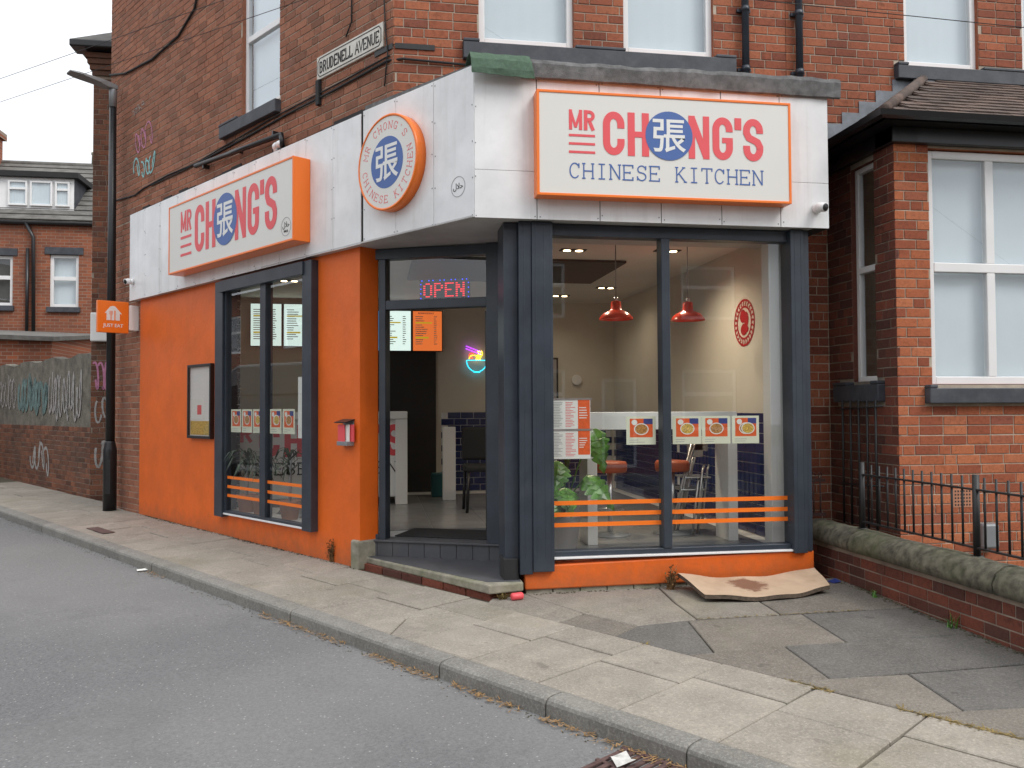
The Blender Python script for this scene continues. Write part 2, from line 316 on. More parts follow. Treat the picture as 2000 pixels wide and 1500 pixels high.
# ------------------------------------------------------------------ mesh helpers
class MB:
    def __init__(s): s.v = []; s.f = []; s.mi = []; s.sm = []; s.cur = 0; s.smooth = False
    def add(s, pts, faces):
        o = len(s.v); s.v += [tuple(p) for p in pts]
        for f in faces: s.f.append([i + o for i in f]); s.mi.append(s.cur); s.sm.append(s.smooth)
    def box(s, fr, u0, u1, v0, v1, z0, z1):
        p = [fr(u, v, z) for z in (z0, z1) for v in (v0, v1) for u in (u0, u1)]
        s.add(p, [(0, 2, 3, 1), (4, 5, 7, 6), (0, 1, 5, 4), (1, 3, 7, 5), (3, 2, 6, 7), (2, 0, 4, 6)])
    def prism(s, bot, top):
        n = len(bot); s.add(list(bot) + list(top), [tuple(reversed(range(n))), tuple(range(n, 2 * n))] + [(i, (i + 1) % n, n + (i + 1) % n, n + i) for i in range(n)])
    def quad(s, *p): s.add(p, [tuple(range(len(p)))])
    def tube(s, path, r, n=8, cap=True, r1=None):
        path = [Vector(p) for p in path]; rings = []; up = None
        for i, p in enumerate(path):
            a = path[max(0, i - 1)]; b = path[min(len(path) - 1, i + 1)]; d = (b - a).normalized()
            if up is None:
                up = Vector((0, 0, 1)) if abs(d.z) < 0.9 else Vector((1, 0, 0))
            x = d.cross(up).normalized(); y = x.cross(d).normalized(); up = y
            rr = r if r1 is None else r + (r1 - r) * i / max(1, len(path) - 1)
            rings.append([p + x * rr * math.cos(2 * math.pi * k / n) + y * rr * math.sin(2 * math.pi * k / n) for k in range(n)])
        pts = [q for ring in rings for q in ring]; fs = []
        for i in range(len(path) - 1):
            for k in range(n):
                fs.append((i * n + k, i * n + (k + 1) % n, (i + 1) * n + (k + 1) % n, (i + 1) * n + k))
        if cap: fs.append(tuple(reversed(range(n)))); fs.append(tuple((len(path) - 1) * n + k for k in range(n)))
        sm = s.smooth; s.smooth = True; s.add(pts, fs); s.smooth = sm
    def lathe(s, c, prof, n=20, ax=None, cap=True):
        # prof: (radius, height) along axis ax (default z) from point c
        c = Vector(c); ax = Vector(ax or (0, 0, 1)).normalized(); t = Vector((1, 0, 0)) if abs(ax.x) < 0.8 else Vector((0, 0, 1))
        x = ax.cross(t).normalized(); y = ax.cross(x)
        pts = []; fs = []
        for r, h in prof:
            for k in range(n): pts.append(c + ax * h + x * r * math.cos(2 * math.pi * k / n) + y * r * math.sin(2 * math.pi * k / n))
        for i in range(len(prof) - 1):
            for k in range(n): fs.append((i * n + k, i * n + (k + 1) % n, (i + 1) * n + (k + 1) % n, (i + 1) * n + k))
        if cap: fs.append(tuple(reversed(range(n)))); fs.append(tuple((len(prof) - 1) * n + k for k in range(n)))
        sm = s.smooth; s.smooth = True; s.add(pts, fs); s.smooth = sm
    def build(s, name, mat, parent=None, bevel=0.0, kind=None):
        me = bpy.data.meshes.new(name); me.from_pydata(s.v, [], s.f)
        mats = mat if isinstance(mat, (list, tuple)) else [mat]
        for m_ in mats: me.materials.append(M[m_] if isinstance(m_, str) else m_)
        if len(mats) > 1: me.polygons.foreach_set('material_index', s.mi)
        me.polygons.foreach_set('use_smooth', s.sm); me.update()
        bm = bmesh.new(); bm.from_mesh(me); bmesh.ops.recalc_face_normals(bm, faces=bm.faces); bm.to_mesh(me); bm.free()
        o = bpy.data.objects.new(name, me); COL.objects.link(o); attach(o, parent)
        if bevel:
            b = o.modifiers.new('bevel', 'BEVEL'); b.width = bevel; b.segments = 2; b.limit_method = 'ANGLE'; b.angle_limit = R(40)
        if kind: o['kind'] = kind
        return o
def attach(o, parent):
    if parent is None: return
    o.parent = parent
    if parent.type == 'EMPTY' and parent.parent is None:
        o.matrix_parent_inverse = Matrix.Translation(-parent.location)
def thing(name, loc, label, cat, group=None):
    o = bpy.data.objects.new(name, None); COL.objects.link(o); o.location = loc; o.empty_display_size = 0.1
    o['label'] = label; o['category'] = cat
    if group: o['group'] = group
    return o
def tag(o, label, cat, group=None):
    o['label'] = label; o['category'] = cat
    if group: o['group'] = group
    return o
def struct(o): o['kind'] = 'structure'; return o
def box(name, mat, parent, fr, u0, u1, v0, v1, z0, z1, bevel=0.004):
    b = MB(); b.box(fr, u0, u1, v0, v1, z0, z1); return b.build(name, mat, parent, bevel)
def text(name, body, fr, u, z, h, v, mat, parent, align='LEFT', xs=1.0, bold=0.0, rot=0.0, ext=0.0015, spacing=1.0):
    c = bpy.data.curves.new('txt', 'FONT'); c.body = body; c.align_x = align; c.offset = bold; c.extrude = 0.01; c.space_character = spacing
    c.resolution_u = 4
    o = bpy.data.objects.new('txt', c); COL.objects.link(o)
    dg = bpy.context.evaluated_depsgraph_get(); me0 = o.evaluated_get(dg).to_mesh()
    k = h / 0.70; cs, sn = math.cos(rot), math.sin(rot)
    b = MB(); pts = []
    for q in me0.vertices:
        x, y = q.co.x * k * xs, q.co.y * k
        pts.append(fr(u + x * cs - y * sn, v - (ext if q.co.z > 0 else -ext * 0.3), z + x * sn + y * cs))
    b.add(pts, [tuple(p.vertices) for p in me0.polygons])
    o.evaluated_get(dg).to_mesh_clear(); bpy.data.objects.remove(o); bpy.data.curves.remove(c)
    return b.build(name, mat, parent)
def ribbon(b, fr, pts, wd, v, th=0.001, closed=False):
    # flat painted or cut-out stroke in the plane of a frame, pts are (u, z)
    P = [Vector((p[0], p[1])) for p in pts]; n = len(P); L = []; Rr = []
    for i in range(n):
        a = P[(i - 1) % n] if (closed or i > 0) else P[i]; c = P[(i + 1) % n] if (closed or i < n - 1) else P[i]
        d1 = (P[i] - a); d2 = (c - P[i])
        d1 = d1.normalized() if d1.length > 1e-9 else d2.normalized(); d2 = d2.normalized() if d2.length > 1e-9 else d1
        t = (d1 + d2); t = t.normalized() if t.length > 1e-6 else d1
        nn = Vector((-t.y, t.x)); k = 1 / max(0.5, nn.dot(Vector((-d1.y, d1.x))))
        L.append(P[i] + nn * wd / 2 * k); Rr.append(P[i] - nn * wd / 2 * k)
    m = n if closed else n - 1
    for i in range(m):
        j = (i + 1) % n
        b.prism([fr(q.x, v, q.y) for q in (L[i], L[j], Rr[j], Rr[i])], [fr(q.x, v - th, q.y) for q in (L[i], L[j], Rr[j], Rr[i])])
def disc(b, fr, u, z, ru, rz, v, th=0.001, n=28):
    a = [(u + ru * math.cos(2 * math.pi * k / n), z + rz * math.sin(2 * math.pi * k / n)) for k in range(n)]
    b.prism([fr(p[0], v, p[1]) for p in a], [fr(p[0], v - th, p[1]) for p in a])
def arc(cx, cy, rx, ry, a0, a1, n=10):
    return [(cx + rx * math.cos(R(a0 + (a1 - a0) * i / n)), cy + ry * math.sin(R(a0 + (a1 - a0) * i / n))) for i in range(n + 1)]

# ------------------------------------------------------------------ bricks
BL, BH, CO = 0.2235, 0.0765, 0.0866
def brick_mesh(name, L, H, mat, depth=0.04):
    c = 0.003; b = MB()
    f0 = [(-L / 2 + c, 0, -H / 2 + c), (L / 2 - c, 0, -H / 2 + c), (L / 2 - c, 0, H / 2 - c), (-L / 2 + c, 0, H / 2 - c)]
    f1 = [(-L / 2, c, -H / 2), (L / 2, c, -H / 2), (L / 2, c, H / 2), (-L / 2, c, H / 2)]
    f2 = [(x, depth, z) for x, _, z in f1]
    b.add(f0 + f1 + f2, [(0, 1, 2, 3)] + [(i, 4 + i, 4 + (i + 1) % 4, (i + 1) % 4) for i in range(4)] + [(4 + i, 8 + i, 8 + (i + 1) % 4, 4 + (i + 1) % 4) for i in range(4)])
    me = bpy.data.meshes.new(name); me.from_pydata(b.v, [], b.f); me.materials.append(M[mat])
    bm = bmesh.new(); bm.from_mesh(me); bmesh.ops.recalc_face_normals(bm, faces=bm.faces); bm.to_mesh(me); bm.free()
    return me
_bm = {}
def get_brick(mat):
    if mat not in _bm: _bm[mat] = brick_mesh('brick', BL, BH, mat)
    return _bm[mat]
def lay(fr, u0, u1, z0, z1, v, holes=(), seed=1, course=CO, blen=BL, skipfn=None):
    """list of bricks (frame, uc, zc, width, v, roll)"""
    rnd = random.Random(seed); res = []; row = 0; z = z0; j = blen + 0.0095; hd = (blen - 0.0095) / 2
    while z + course * 0.6 < z1:
        zc = z + course / 2
        hs = sorted([(h[0], h[1]) for h in holes if h[2] < zc < h[3]])
        segs = []; a = u0
        for h in hs:
            if h[0] > a: segs.append((a, h[0]))
            a = max(a, h[1])
        if a < u1: segs.append((a, u1))
        for sa, sb in segs:
            hdrow = row % 5 == 3
            u = sa + (0.0 if row % 2 == 0 else -(j / 2)) - rnd.random() * 0.03 - (0.06 if hdrow else 0)
            k = 0
            while u < sb:
                wd = blen if not (hdrow and k % 2) else hd
                if not hdrow and rnd.random() < 0.06: wd = hd
                x0 = max(u, sa + 0.002); x1 = min(u + wd, sb - 0.002)
                if x1 - x0 > 0.03:
                    rec = (fr, (x0 + x1) / 2, zc + rnd.uniform(-0.0012, 0.0012), x1 - x0, v + rnd.uniform(-0.0015, 0.002), rnd.uniform(-0.004, 0.004))
                    if skipfn is None or not skipfn(rec): res.append(rec)
                u += wd + 0.0095; k += 1
        z += course; row += 1
    return res
def place_bricks(recs_by_wall, mat_by_wall, limit=300):
    """the bricks that show largest become objects of their own, the rest one joined part per wall"""
    allr = []
    for wname, recs in recs_by_wall.items():
        for r_ in recs:
            x, y, z = proj(r_[0](r_[1], r_[4], r_[2]))
            inside = -10 < x < 2010 and -10 < y < 1510
            allr.append(((r_[3] / z) if inside else -1, wname, r_))
    allr.sort(key=lambda q: -q[0])
    rest = {}
    for i, (sc, wname, r_) in enumerate(allr):
        wall = wname; mat = mat_by_wall[wname.name] if not isinstance(mat_by_wall, str) else mat_by_wall
        if i < limit and sc > 0:
            o = bpy.data.objects.new('brick', get_brick(mat)); COL.objects.link(o); o.parent = wall
            o.matrix_basis = r_[0].mat(r_[1], r_[4], r_[2]) @ Matrix.Rotation(r_[5], 4, 'Y') @ Matrix.Diagonal((r_[3] / BL, 1, 1, 1))
        else:
            rest.setdefault((wname, mat), []).append(r_)
    c = 0.003
    for (wall, mat), rs in rest.items():
        b = MB()
        for fr, uc, zc, wd, v, ro in rs:
            L = wd; H = BH
            q = [(uc + sx * (L / 2 - c), v, zc + sz * (H / 2 - c)) for sx, sz in ((-1, -1), (1, -1), (1, 1), (-1, 1))]
            q2 = [(uc + sx * L / 2, v + c, zc + sz * H / 2) for sx, sz in ((-1, -1), (1, -1), (1, 1), (-1, 1))]
            q3 = [(a, v + 0.03, d) for a, _, d in q2]
            b.add([fr(*p) for p in q + q2 + q3], [(0, 1, 2, 3)] + [(i, 4 + i, 4 + (i + 1) % 4, (i + 1) % 4) for i in range(4)] + [(4 + i, 8 + i, 8 + (i + 1) % 4, 4 + (i + 1) % 4) for i in range(4)])
        b.build('remaining_bricks', mat, wall, kind='stuff')
def sheet(fr, v, rect, holes, thick=0.0):
    """a wall sheet with rectangular holes"""
    u0, u1, z0, z1 = rect
    us = sorted({u0, u1, *[min(max(h[i], u0), u1) for h in holes for i in (0, 1)]}); zs = sorted({z0, z1, *[min(max(h[i], z0), z1) for h in holes for i in (2, 3)]})
    b = MB()
    for i in range(len(us) - 1):
        for k in range(len(zs) - 1):
            uc = (us[i] + us[i + 1]) / 2; zc = (zs[k] + zs[k + 1]) / 2
            if any(h[0] < uc < h[1] and h[2] < zc < h[3] for h in holes): continue
            b.quad(fr(us[i], v, zs[k]), fr(us[i + 1], v, zs[k]), fr(us[i + 1], v, zs[k + 1]), fr(us[i], v, zs[k + 1]))
    b.cur = 1
    for h in holes:      # reveals
        if thick and h[1] > u0 and h[0] < u1:
            a0, a1, c0, c1 = max(h[0], u0), min(h[1], u1), max(h[2], z0), min(h[3], z1)
            for (p, q) in (((a0, c0), (a0, c1)), ((a1, c1), (a1, c0)), ((a0, c1), (a1, c1)), ((a1, c0), (a0, c0))):
                b.quad(fr(p[0], v, p[1]), fr(q[0], v, q[1]), fr(q[0], v + thick, q[1]), fr(p[0], v + thick, p[1]))
    b.cur = 0
    return b
# ------------------------------------------------------------------ ground, road, pavement
b = MB(); e = 160
b.quad(*[Vector((x, y, g(x, y) - 0.13)) for x, y in ((-e, -e), (e, -e), (e, e), (-e, e))])
struct(b.build('ground', 'soil'))
def KP(k, o, dz=0.0):      # k along the kerb (towards the far end of the avenue), o towards the houses
    P = SD * k + NIN * o; return Vector((P.x, P.y, g(P.x, P.y) + dz))
b = MB(); b.quad(KP(-40, -9.5, -0.105), KP(60, -9.5, -0.105), KP(60, -1.2, -0.105), KP(-40, -1.2, -0.105))
struct(b.build('road', 'asphalt'))
b = MB(); b.quad(KP(-9, -1.09, -0.02), KP(24, -1.09, -0.02), KP(24, 0.25, -0.02), KP(-9, 0.25, -0.02))
pav = struct(b.build('pavement', 'soil'))
def slab(pts, name, mat, parent, top=0.0, th=0.05, gap=0.0055):
    n = len(pts); c = sum((Vector(p) for p in pts), Vector((0, 0))) / n; ins = []
    area = sum(pts[i][0] * pts[(i + 1) % n][1] - pts[(i + 1) % n][0] * pts[i][1] for i in range(n))
    if area < 0: pts = list(reversed(pts))
    P = [Vector(p) for p in pts]
    def inset(d):
        o = []
        for i in range(n):
            d1 = (P[i] - P[i - 1]).normalized(); d2 = (P[(i + 1) % n] - P[i]).normalized()
            n1 = Vector((-d1.y, d1.x)); n2 = Vector((-d2.y, d2.x)); m_ = (n1 + n2); m_ = m_ / max(0.4, m_.dot(n1)) if m_.length > 1e-6 else n1
            o.append(P[i] + m_ * d)
        return o
    rnd = random.uniform(-0.0035, 0.0035); tx, ty = random.uniform(-0.007, 0.007), random.uniform(-0.007, 0.007)
    zf = lambda q, dz: Vector((q.x, q.y, g(q.x, q.y) + top + rnd + dz + (q.x - c.x) * tx + (q.y - c.y) * ty))
    A_, B_ = inset(gap), inset(gap + 0.006)
    b = MB(); m = n
    b.add([zf(q, -th) for q in A_] + [zf(q, -0.006) for q in A_] + [zf(q, 0) for q in B_], [tuple(range(2 * m, 3 * m))] + [(i, (i + 1) % m, m + (i + 1) % m, m + i) for i in range(m)] + [(m + i, m + (i + 1) % m, 2 * m + (i + 1) % m, 2 * m + i) for i in range(m)])
    return b.build(name, mat, parent)
def kxy(k, o): P = SD * k + NIN * o; return (P.x, P.y)
ks = [-0.5 - 0.597 * i for i in range(-24, 9)]
for i, k0 in enumerate(ks[:-1]):
    k1 = ks[i + 1]; mid = -0.352 if i % 2 else -0.488
    far = -0.022 if k0 < -0.2 else (0.035 if k0 < 1.9 else 0.066)
    if k0 > 8.2: far = 0.2
    if abs(k0 - 0.097) < 0.05:      # the cracked slab by the step
        slab([kxy(k0, -1.065), kxy(k0, mid), kxy(-0.12, mid), kxy(-0.02, -0.72), kxy(-0.28, -1.065)], 'paving_slab', 'slab', pav)
        slab([kxy(-0.12, mid), kxy(k1, mid), kxy(k1, -0.66), kxy(-0.02, -0.72)], 'paving_slab', 'slab', pav)
        slab([kxy(-0.02, -0.72), kxy(k1, -0.66), kxy(k1, -1.065), kxy(-0.28, -1.065)], 'paving_slab', 'slab', pav)
    else:
        slab([kxy(k0, -1.065), kxy(k0, mid), kxy(k1, mid), kxy(k1, -1.065)], 'paving_slab', 'slab', pav)
    slab([kxy(k0, mid), kxy(k0, far), kxy(k1, far), kxy(k1, mid)], 'paving_slab', 'slab', pav)
# kerb stones
kb = MB(); kb.quad(KP(-9, -1.195, -0.1), KP(24, -1.195, -0.1), KP(24, -1.07, -0.03), KP(-9, -1.07, -0.03))
kerb = struct(kb.build('kerb', 'soil'))
prof = [(-1.208, -0.16), (-1.206, -0.03), (-1.198, -0.012), (-1.18, -0.002), (-1.15, 0.002), (-1.068, 0.003), (-1.068, -0.16)]
kj = [-0.076 + 0.912 * i for i in range(-9, 26)]
for i in range(len(kj) - 1):
    a, c = kj[i] + 0.004, kj[i + 1] - 0.004; b = MB(); n = len(prof); st = [a, a + 0.01, c - 0.01, c]; jo = random.uniform(-0.004, 0.004); pts = []
    for q, k in enumerate(st):
        for (o, z) in prof:
            sh = 0.004 if q in (0, 3) else 0
            pts.append(KP(k, o + jo + (sh if o < -1.1 else 0), z - (sh if z > -0.1 else 0)))
    b.add(pts, [tuple(range(n)), tuple(range(3 * n, 4 * n))] + [(r_ * n + q, r_ * n + (q + 1) % n, (r_ + 1) * n + (q + 1) % n, (r_ + 1) * n + q) for r_ in range(3) for q in range(n)])
    b.build('kerb_stone', 'kerb', kerb)
# forecourt flags in front of the shop window
b = MB(); b.add([Vector((x, y, g(x, y) - 0.02)) for x, y in ((0.1, 0.2), (3.3, 0.2), (3.3, -4.4), (3.1, -4.4), kxy(-0.2, -0.02))], [(0, 1, 2, 3, 4)])
fore = struct(b.build('forecourt', 'soil'))
bb = lambda k: kxy(k, -0.022)
FL = [('slab_pale', [(0.42, 0.16), (0.52, -0.08), (0.76, -0.57), (0.59, -0.71), bb(-0.90), bb(-0.14), (0.13, 0.03)]),
      ('slab_pale', [(0.42, 0.16), (1.6, 0.16), (1.55, -0.39), (1.54, -0.88), (1.06, -0.97), (0.76, -0.57), (0.52, -0.08)]),
      ('slab_dark', [(0.76, -0.57), (1.06, -0.97), bb(-1.45), bb(-0.90), (0.59, -0.71)]),
      ('slab_grey', [(1.06, -0.97), (1.46, -0.9), (1.35, -1.65), bb(-2.03), bb(-1.45)]),
      ('slab_pale', [(1.6, 0.16), (2.25, 0.16), (2.23, -0.3), (2.2, -0.88), (1.54, -0.88), (1.55, -0.39)]),
      ('slab_dark', [(2.25, 0.16), (3.26, 0.16), (3.26, -0.28), (2.23, -0.3)]),
      ('slab_dark', [(2.23, -0.3), (3.26, -0.28), (3.26, -0.88), (2.2, -0.88)]),
      ('slab_dark', [(1.46, -0.89), (2.37, -0.88), (2.3, -1.61), (1.35, -1.65)]),
      ('slab_grey', [(2.37, -0.88), (3.26, -0.88), (3.26, -1.6), (2.3, -1.61)]),
      ('slab_dark', [bb(-2.03), (1.35, -1.65), (1.85, -1.61), (1.81, -2.25), bb(-2.76)]),
      ('slab_grey', [(1.85, -1.61), (3.26, -1.6), (3.26, -2.22), (1.81, -2.25)]),
      ('slab_dark', [bb(-2.76), (1.81, -2.25), (2.3, -2.26), (2.23, -2.83), bb(-3.48)]),
      ('slab_grey', [(2.3, -2.26), (3.26, -2.23), (3.26, -2.88), (2.23, -2.83)]),
      ('slab_dark', [bb(-3.48), (2.23, -2.83), (3.26, -2.88), (3.26, -3.7), bb(-4.5)])]
for mt, pts in FL: slab(pts, 'forecourt_flag', mt, fore, top=0.0)

# ------------------------------------------------------------------ the corner building
BLD = thing('corner_building', (-0.6, 1.6, 0), 'red brick corner house with a white and orange takeaway shop front', 'building')
ZT = 8.6
side_holes = [(-2.63, -1.74, 5.03, 6.95)]
_sb = sheet(S, 0.1065, (-6.95, 0.363, 3.3, ZT), side_holes, 0.11); _sb.quad(S(-6.95, 0.1065, 0), S(-5.655, 0.1065, 0), S(-5.655, 0.1065, 3.3), S(-6.95, 0.1065, 3.3))
sw = _sb.build('side_wall', ['mortar', 'brick_side'], BLD)
front_holes = [(0.17, 1.10, 5.05, 6.95), (1.60, 2.53, 5.05, 6.95)]
fw_ = sheet(F, HY + 0.0065, (-0.63, 3.3, 3.3, ZT), front_holes, 0.11).build('front_wall', ['mortar', 'brick_front'], BLD)
b = MB()      # rear and party side of the house, roof
for a, c in (((3.3, HY), (3.3, 8.1)), ((3.3, 8.1), (-4.85, 8.1)), ((-4.85, 8.1), tuple(S(-6.95, 0.11, 0))[:2])):
    b.quad(Vector((*a, 3.3)), Vector((*c, 3.3)), Vector((*c, ZT)), Vector((*a, ZT)))
b.build('rear_wall', 'brick_side', BLD)
b = MB(); b.prism([Vector((x, y, ZT)) for x, y in ((-0.75, 0.9), (3.3, 0.9), (3.3, 8.1), (-5.2, 8.1), (-5.2, 7.2))], [Vector((x, y, ZT + 0.15)) for x, y in ((-0.75, 0.9), (3.3, 0.9), (3.3, 8.1), (-5.2, 8.1), (-5.2, 7.2))])
b.build('roof', 'slate_roof', BLD)
sr = lay(S, -6.95, 0.372, 4.36, ZT, 0.1, [(-2.63, -1.74, 5.03, 6.95), (-3.09, -1.715, 4.86, 5.05)], 3) + lay(S, -6.95, -5.655, 0.02, 4.36, 0.1, (), 4)
frr = lay(F, -0.634, 3.3, 4.36, ZT, HY, [(0.17, 1.10, 5.03, 6.95), (1.60, 2.53, 5.03, 6.95), (0.017, 2.74, 4.86, 5.05)], 5)
place_bricks({sw: sr, fw_: frr}, {'side_wall': 'brick_side', 'front_wall': 'brick_front'})

def upvc_window(parent, fr, u0, u1, z0, z1, v, transoms=(), mulls=(), window_backing='window_backing', fw=0.062, glass='glass_up', cd=0.10):
    b = MB(); d0, d1 = v, v + 0.06
    b.box(fr, u0, u0 + fw, d0, d1, z0, z1); b.box(fr, u1 - fw, u1, d0, d1, z0, z1)
    b.box(fr, u0 + fw, u1 - fw, d0, d1, z0, z0 + fw); b.box(fr, u0 + fw, u1 - fw, d0, d1, z1 - fw, z1)
    for zt in transoms: b.box(fr, u0 + fw, u1 - fw, d0 - 0.004, d1, zt - fw * 0.6, zt + fw * 0.6)
    for um in mulls:
        zz = [z0 + fw] + [q for zt in transoms for q in (zt - fw * 0.6, zt + fw * 0.6)] + [z1 - fw]
        for q in range(0, len(zz), 2): b.box(fr, um - fw * 0.6, um + fw * 0.6, d0, d1, zz[q], zz[q + 1])
    o = b.build('window', 'upvc', parent, 0.006)
    us = [u0 + fw] + [q for um in mulls for q in (um - fw * 0.6, um + fw * 0.6)] + [u1 - fw]
    zs = [z0 + fw] + [q for zt in transoms for q in (zt - fw * 0.6, zt + fw * 0.6)] + [z1 - fw]
    for i in range(0, len(us), 2):
        for k in range(0, len(zs), 2):
            b = MB(); b.quad(fr(us[i], v + 0.025, zs[k]), fr(us[i + 1], v + 0.025, zs[k]), fr(us[i + 1], v + 0.025, zs[k + 1]), fr(us[i], v + 0.025, zs[k + 1])); b.build('pane', glass, o)
    if window_backing:
        b = MB(); n = 40; pts = []
        for i in range(n + 1):
            uu = u0 + 0.01 + (u1 - u0 - 0.02) * i / n; vv = v + cd + (0.0006 * math.sin(i * 1.1 + u0 * 9) + 0.004 * math.sin(i * 0.17 + u0 * 5) if window_backing == 'window_backing' else 0)
            pts += [fr(uu, vv, z0), fr(uu, vv, z1)]
        b.add(pts, [(2 * i, 2 * i + 2, 2 * i + 3, 2 * i + 1) for i in range(n)]); b.build('window_backing', window_backing, o)  # dark_room ones are flat dark sheets, an unlit room's shade put into colour
    return o
for h in front_holes: upvc_window(BLD, F, h[0], h[1], h[2], h[3], HY + 0.05, (6.2,))
upvc_window(BLD, S, -2.63, -1.74, 5.03, 6.95, 0.15, (5.95,))
def sill(parent, fr, u0, u1, z0, z1, v, blocks, mat='slate_paint'):
    b = MB(); b.box(fr, u0, u1, v - 0.07, v + 0.09, z0, z1 - 0.03)
    for a, c in blocks: b.box(fr, a, c, v - 0.075, v + 0.02, z1 - 0.0301, z1)
    return b.build('window_sill', mat, parent, 0.008)
sill(BLD, F, 0.017, 2.74, 4.86, 5.05, HY, ((0.017, 0.17), (1.10, 1.60), (2.53, 2.74)))
sill(BLD, S, -3.09, -1.715, 4.86, 5.035, 0.1, ((-3.09, -2.63),))

# shop side wall in orange masonry paint with the avenue window opening
SWN = (-3.06, -0.95, 0.32, 3.06)
rv = MB()
for p_, q_ in (((SWN[0], SWN[2]), (SWN[0], SWN[3])), ((SWN[1], SWN[3]), (SWN[1], SWN[2])), ((SWN[0], SWN[3]), (SWN[1], SWN[3])), ((SWN[1], SWN[2]), (SWN[0], SWN[2]))): rv.quad(S(p_[0], 0.0855, p_[1]), S(q_[0], 0.0855, q_[1]), S(q_[0], 0.27, q_[1]), S(p_[0], 0.27, p_[1]))
rv.build('window_reveal', 'charcoal', BLD)
b = sheet(S, 0.085, (-5.655, -0.155, 0.0, 3.15), [SWN], 0)
b.quad(S(-0.155, 0.085, 0), S(-0.155, 0.085, 3.15), S(-0.155, 0.3, 3.15), S(-0.155, 0.3, 0)); b.quad(S(-5.655, 0.085, 0), S(-5.655, 0.085, 3.15), S(-5.655, 0.12, 3.15), S(-5.655, 0.12, 0))
b.build('orange_rendered_wall', 'orange', BLD)
box('stone_pier_foot', 'stone_step', BLD, S, -0.27, -0.145, 0.05, 0.3, 0.0, 0.29, 0.02)
# avenue shop window
b = MB(); b.box(S, -3.10, -2.90, 0.0, 0.10, 0.28, 3.10); b.build('window_pillar', 'charcoal', BLD, 0.005)
b = MB(); b.box(S, -1.085, -0.905, 0.0, 0.10, 0.30, 3.10); b.build('window_pillar', 'charcoal', BLD, 0.005)
b = MB(); b.box(S, -2.9, -2.87, 0.03, 0.11, 0.33, 3.06); b.box(S, -1.115, -1.085, 0.03, 0.11, 0.33, 3.06); b.box(S, -2.03, -1.905, 0.025, 0.12, 0.36, 2.98)
b.box(S, -2.87, -1.115, 0.03, 0.11, 2.98, 3.06); b.box(S, -2.87, -1.115, 0.03, 0.11, 0.33, 0.36)
swin = b.build('avenue_window', 'charcoal', BLD, 0.004)
b = MB(); b.box(S, -2.95, -1.05, -0.02, 0.06, 2.96, 3.10); b.build('shutter_box', 'charcoal', BLD, 0.006)
for a, c in ((-2.87, -2.03), (-1.905, -1.115)):
    b = MB(); b.quad(S(a, 0.06, 0.36), S(c, 0.06, 0.36), S(c, 0.06, 2.98), S(a, 0.06, 2.98)); b.build('pane', 'glass', swin)
    for zz in (0.735, 0.625, 0.52):
        b = MB(); b.box(S, a + 0.005, c - 0.005, 0.055, 0.0585, zz, zz + 0.034); b.build('orange_stripe', 'orange_gloss', swin)
b = MB(); b.box(S, -2.92, -1.06, 0.02, 0.2, 0.31, 0.33); b.build('window_ledge', 'upvc', BLD, 0.003)
# street front plinth, pillars, big window
b = MB(); b.prism([Vector((x, y, g(x, y) + z)) for x, y, z in ((0.43, 0.13, 0.03), (3.035, 0.13, 0.03), (3.035, 0.36, 0.03), (0.43, 0.36, 0.03))], [Vector(p) for p in ((0.43, 0.13, 0.235), (3.035, 0.13, 0.285), (3.035, 0.36, 0.285), (0.43, 0.36, 0.235))])
b.build('orange_plinth', 'orange', BLD, 0.012)
b = MB()
for i in range(11): b.box(F, 0.44 + i * 0.236, 0.44 + i * 0.236 + 0.228, 0.15, 0.3, -0.03, 0.045)
b.build('plinth_footing', 'stone_step', BLD, 0.006)
def pil(u0, u1, v0, v1, z0, z1): return box('pillar', 'charcoal', BLD, F, u0, u1, v0, v1, z0, z1, 0.005)
pil(0.265, 0.385, 0.16, 0.5, 0.12, 3.13); pil(0.385, 0.495, 0.10, 0.3, 0.17, 3.13); pil(0.495, 0.675, 0.085, 0.28, 0.19, 3.13)
pil(2.83, 2.955, 0.09, 0.28, 0.27, 3.13); pil(2.955, 3.02, 0.12, 0.32, 0.28, 3.13)
box('pillar_foot', 'black_matt', BLD, F, 0.25, 0.375, 0.13, 0.35, 0.12, 0.30, 0.006)
for i, (uu, v_) in enumerate(((0.53, 0.083), (0.60, 0.083), (0.655, 0.083), (0.43, 0.098), (2.87, 0.088), (2.93, 0.088))):
    box('pillar_rib', 'charcoal', BLD, F, uu - 0.004, uu + 0.004, v_, v_ + 0.01, 0.3, 3.12, 0.002)
b = MB(); b.box(F, 0.675, 2.83, 0.15, 0.27, 3.03, 3.13); b.box(F, 0.675, 2.83, 0.15, 0.27, 0.30, 0.345); b.box(F, 1.652, 1.728, 0.14, 0.27, 0.345, 3.03)
fwin = b.build('street_window', 'charcoal', BLD, 0.005)
b = MB(); b.box(F, 0.675, 2.83, 0.11, 0.24, 0.284, 0.30); b.build('window_ledge', 'upvc', BLD, 0.003)
for a, c in ((0.675, 1.652), (1.728, 2.83)):
    b = MB(); b.quad(F(a, 0.205, 0.345), F(c, 0.205, 0.345), F(c, 0.205, 3.03), F(a, 0.205, 3.03)); b.build('pane', 'glass', fwin)
    for zz in (0.727, 0.629, 0.541):
        b = MB(); b.box(F, a + 0.004, c - 0.004, 0.2005, 0.2035, zz, zz + 0.036); b.build('orange_stripe', 'orange_gloss', fwin)
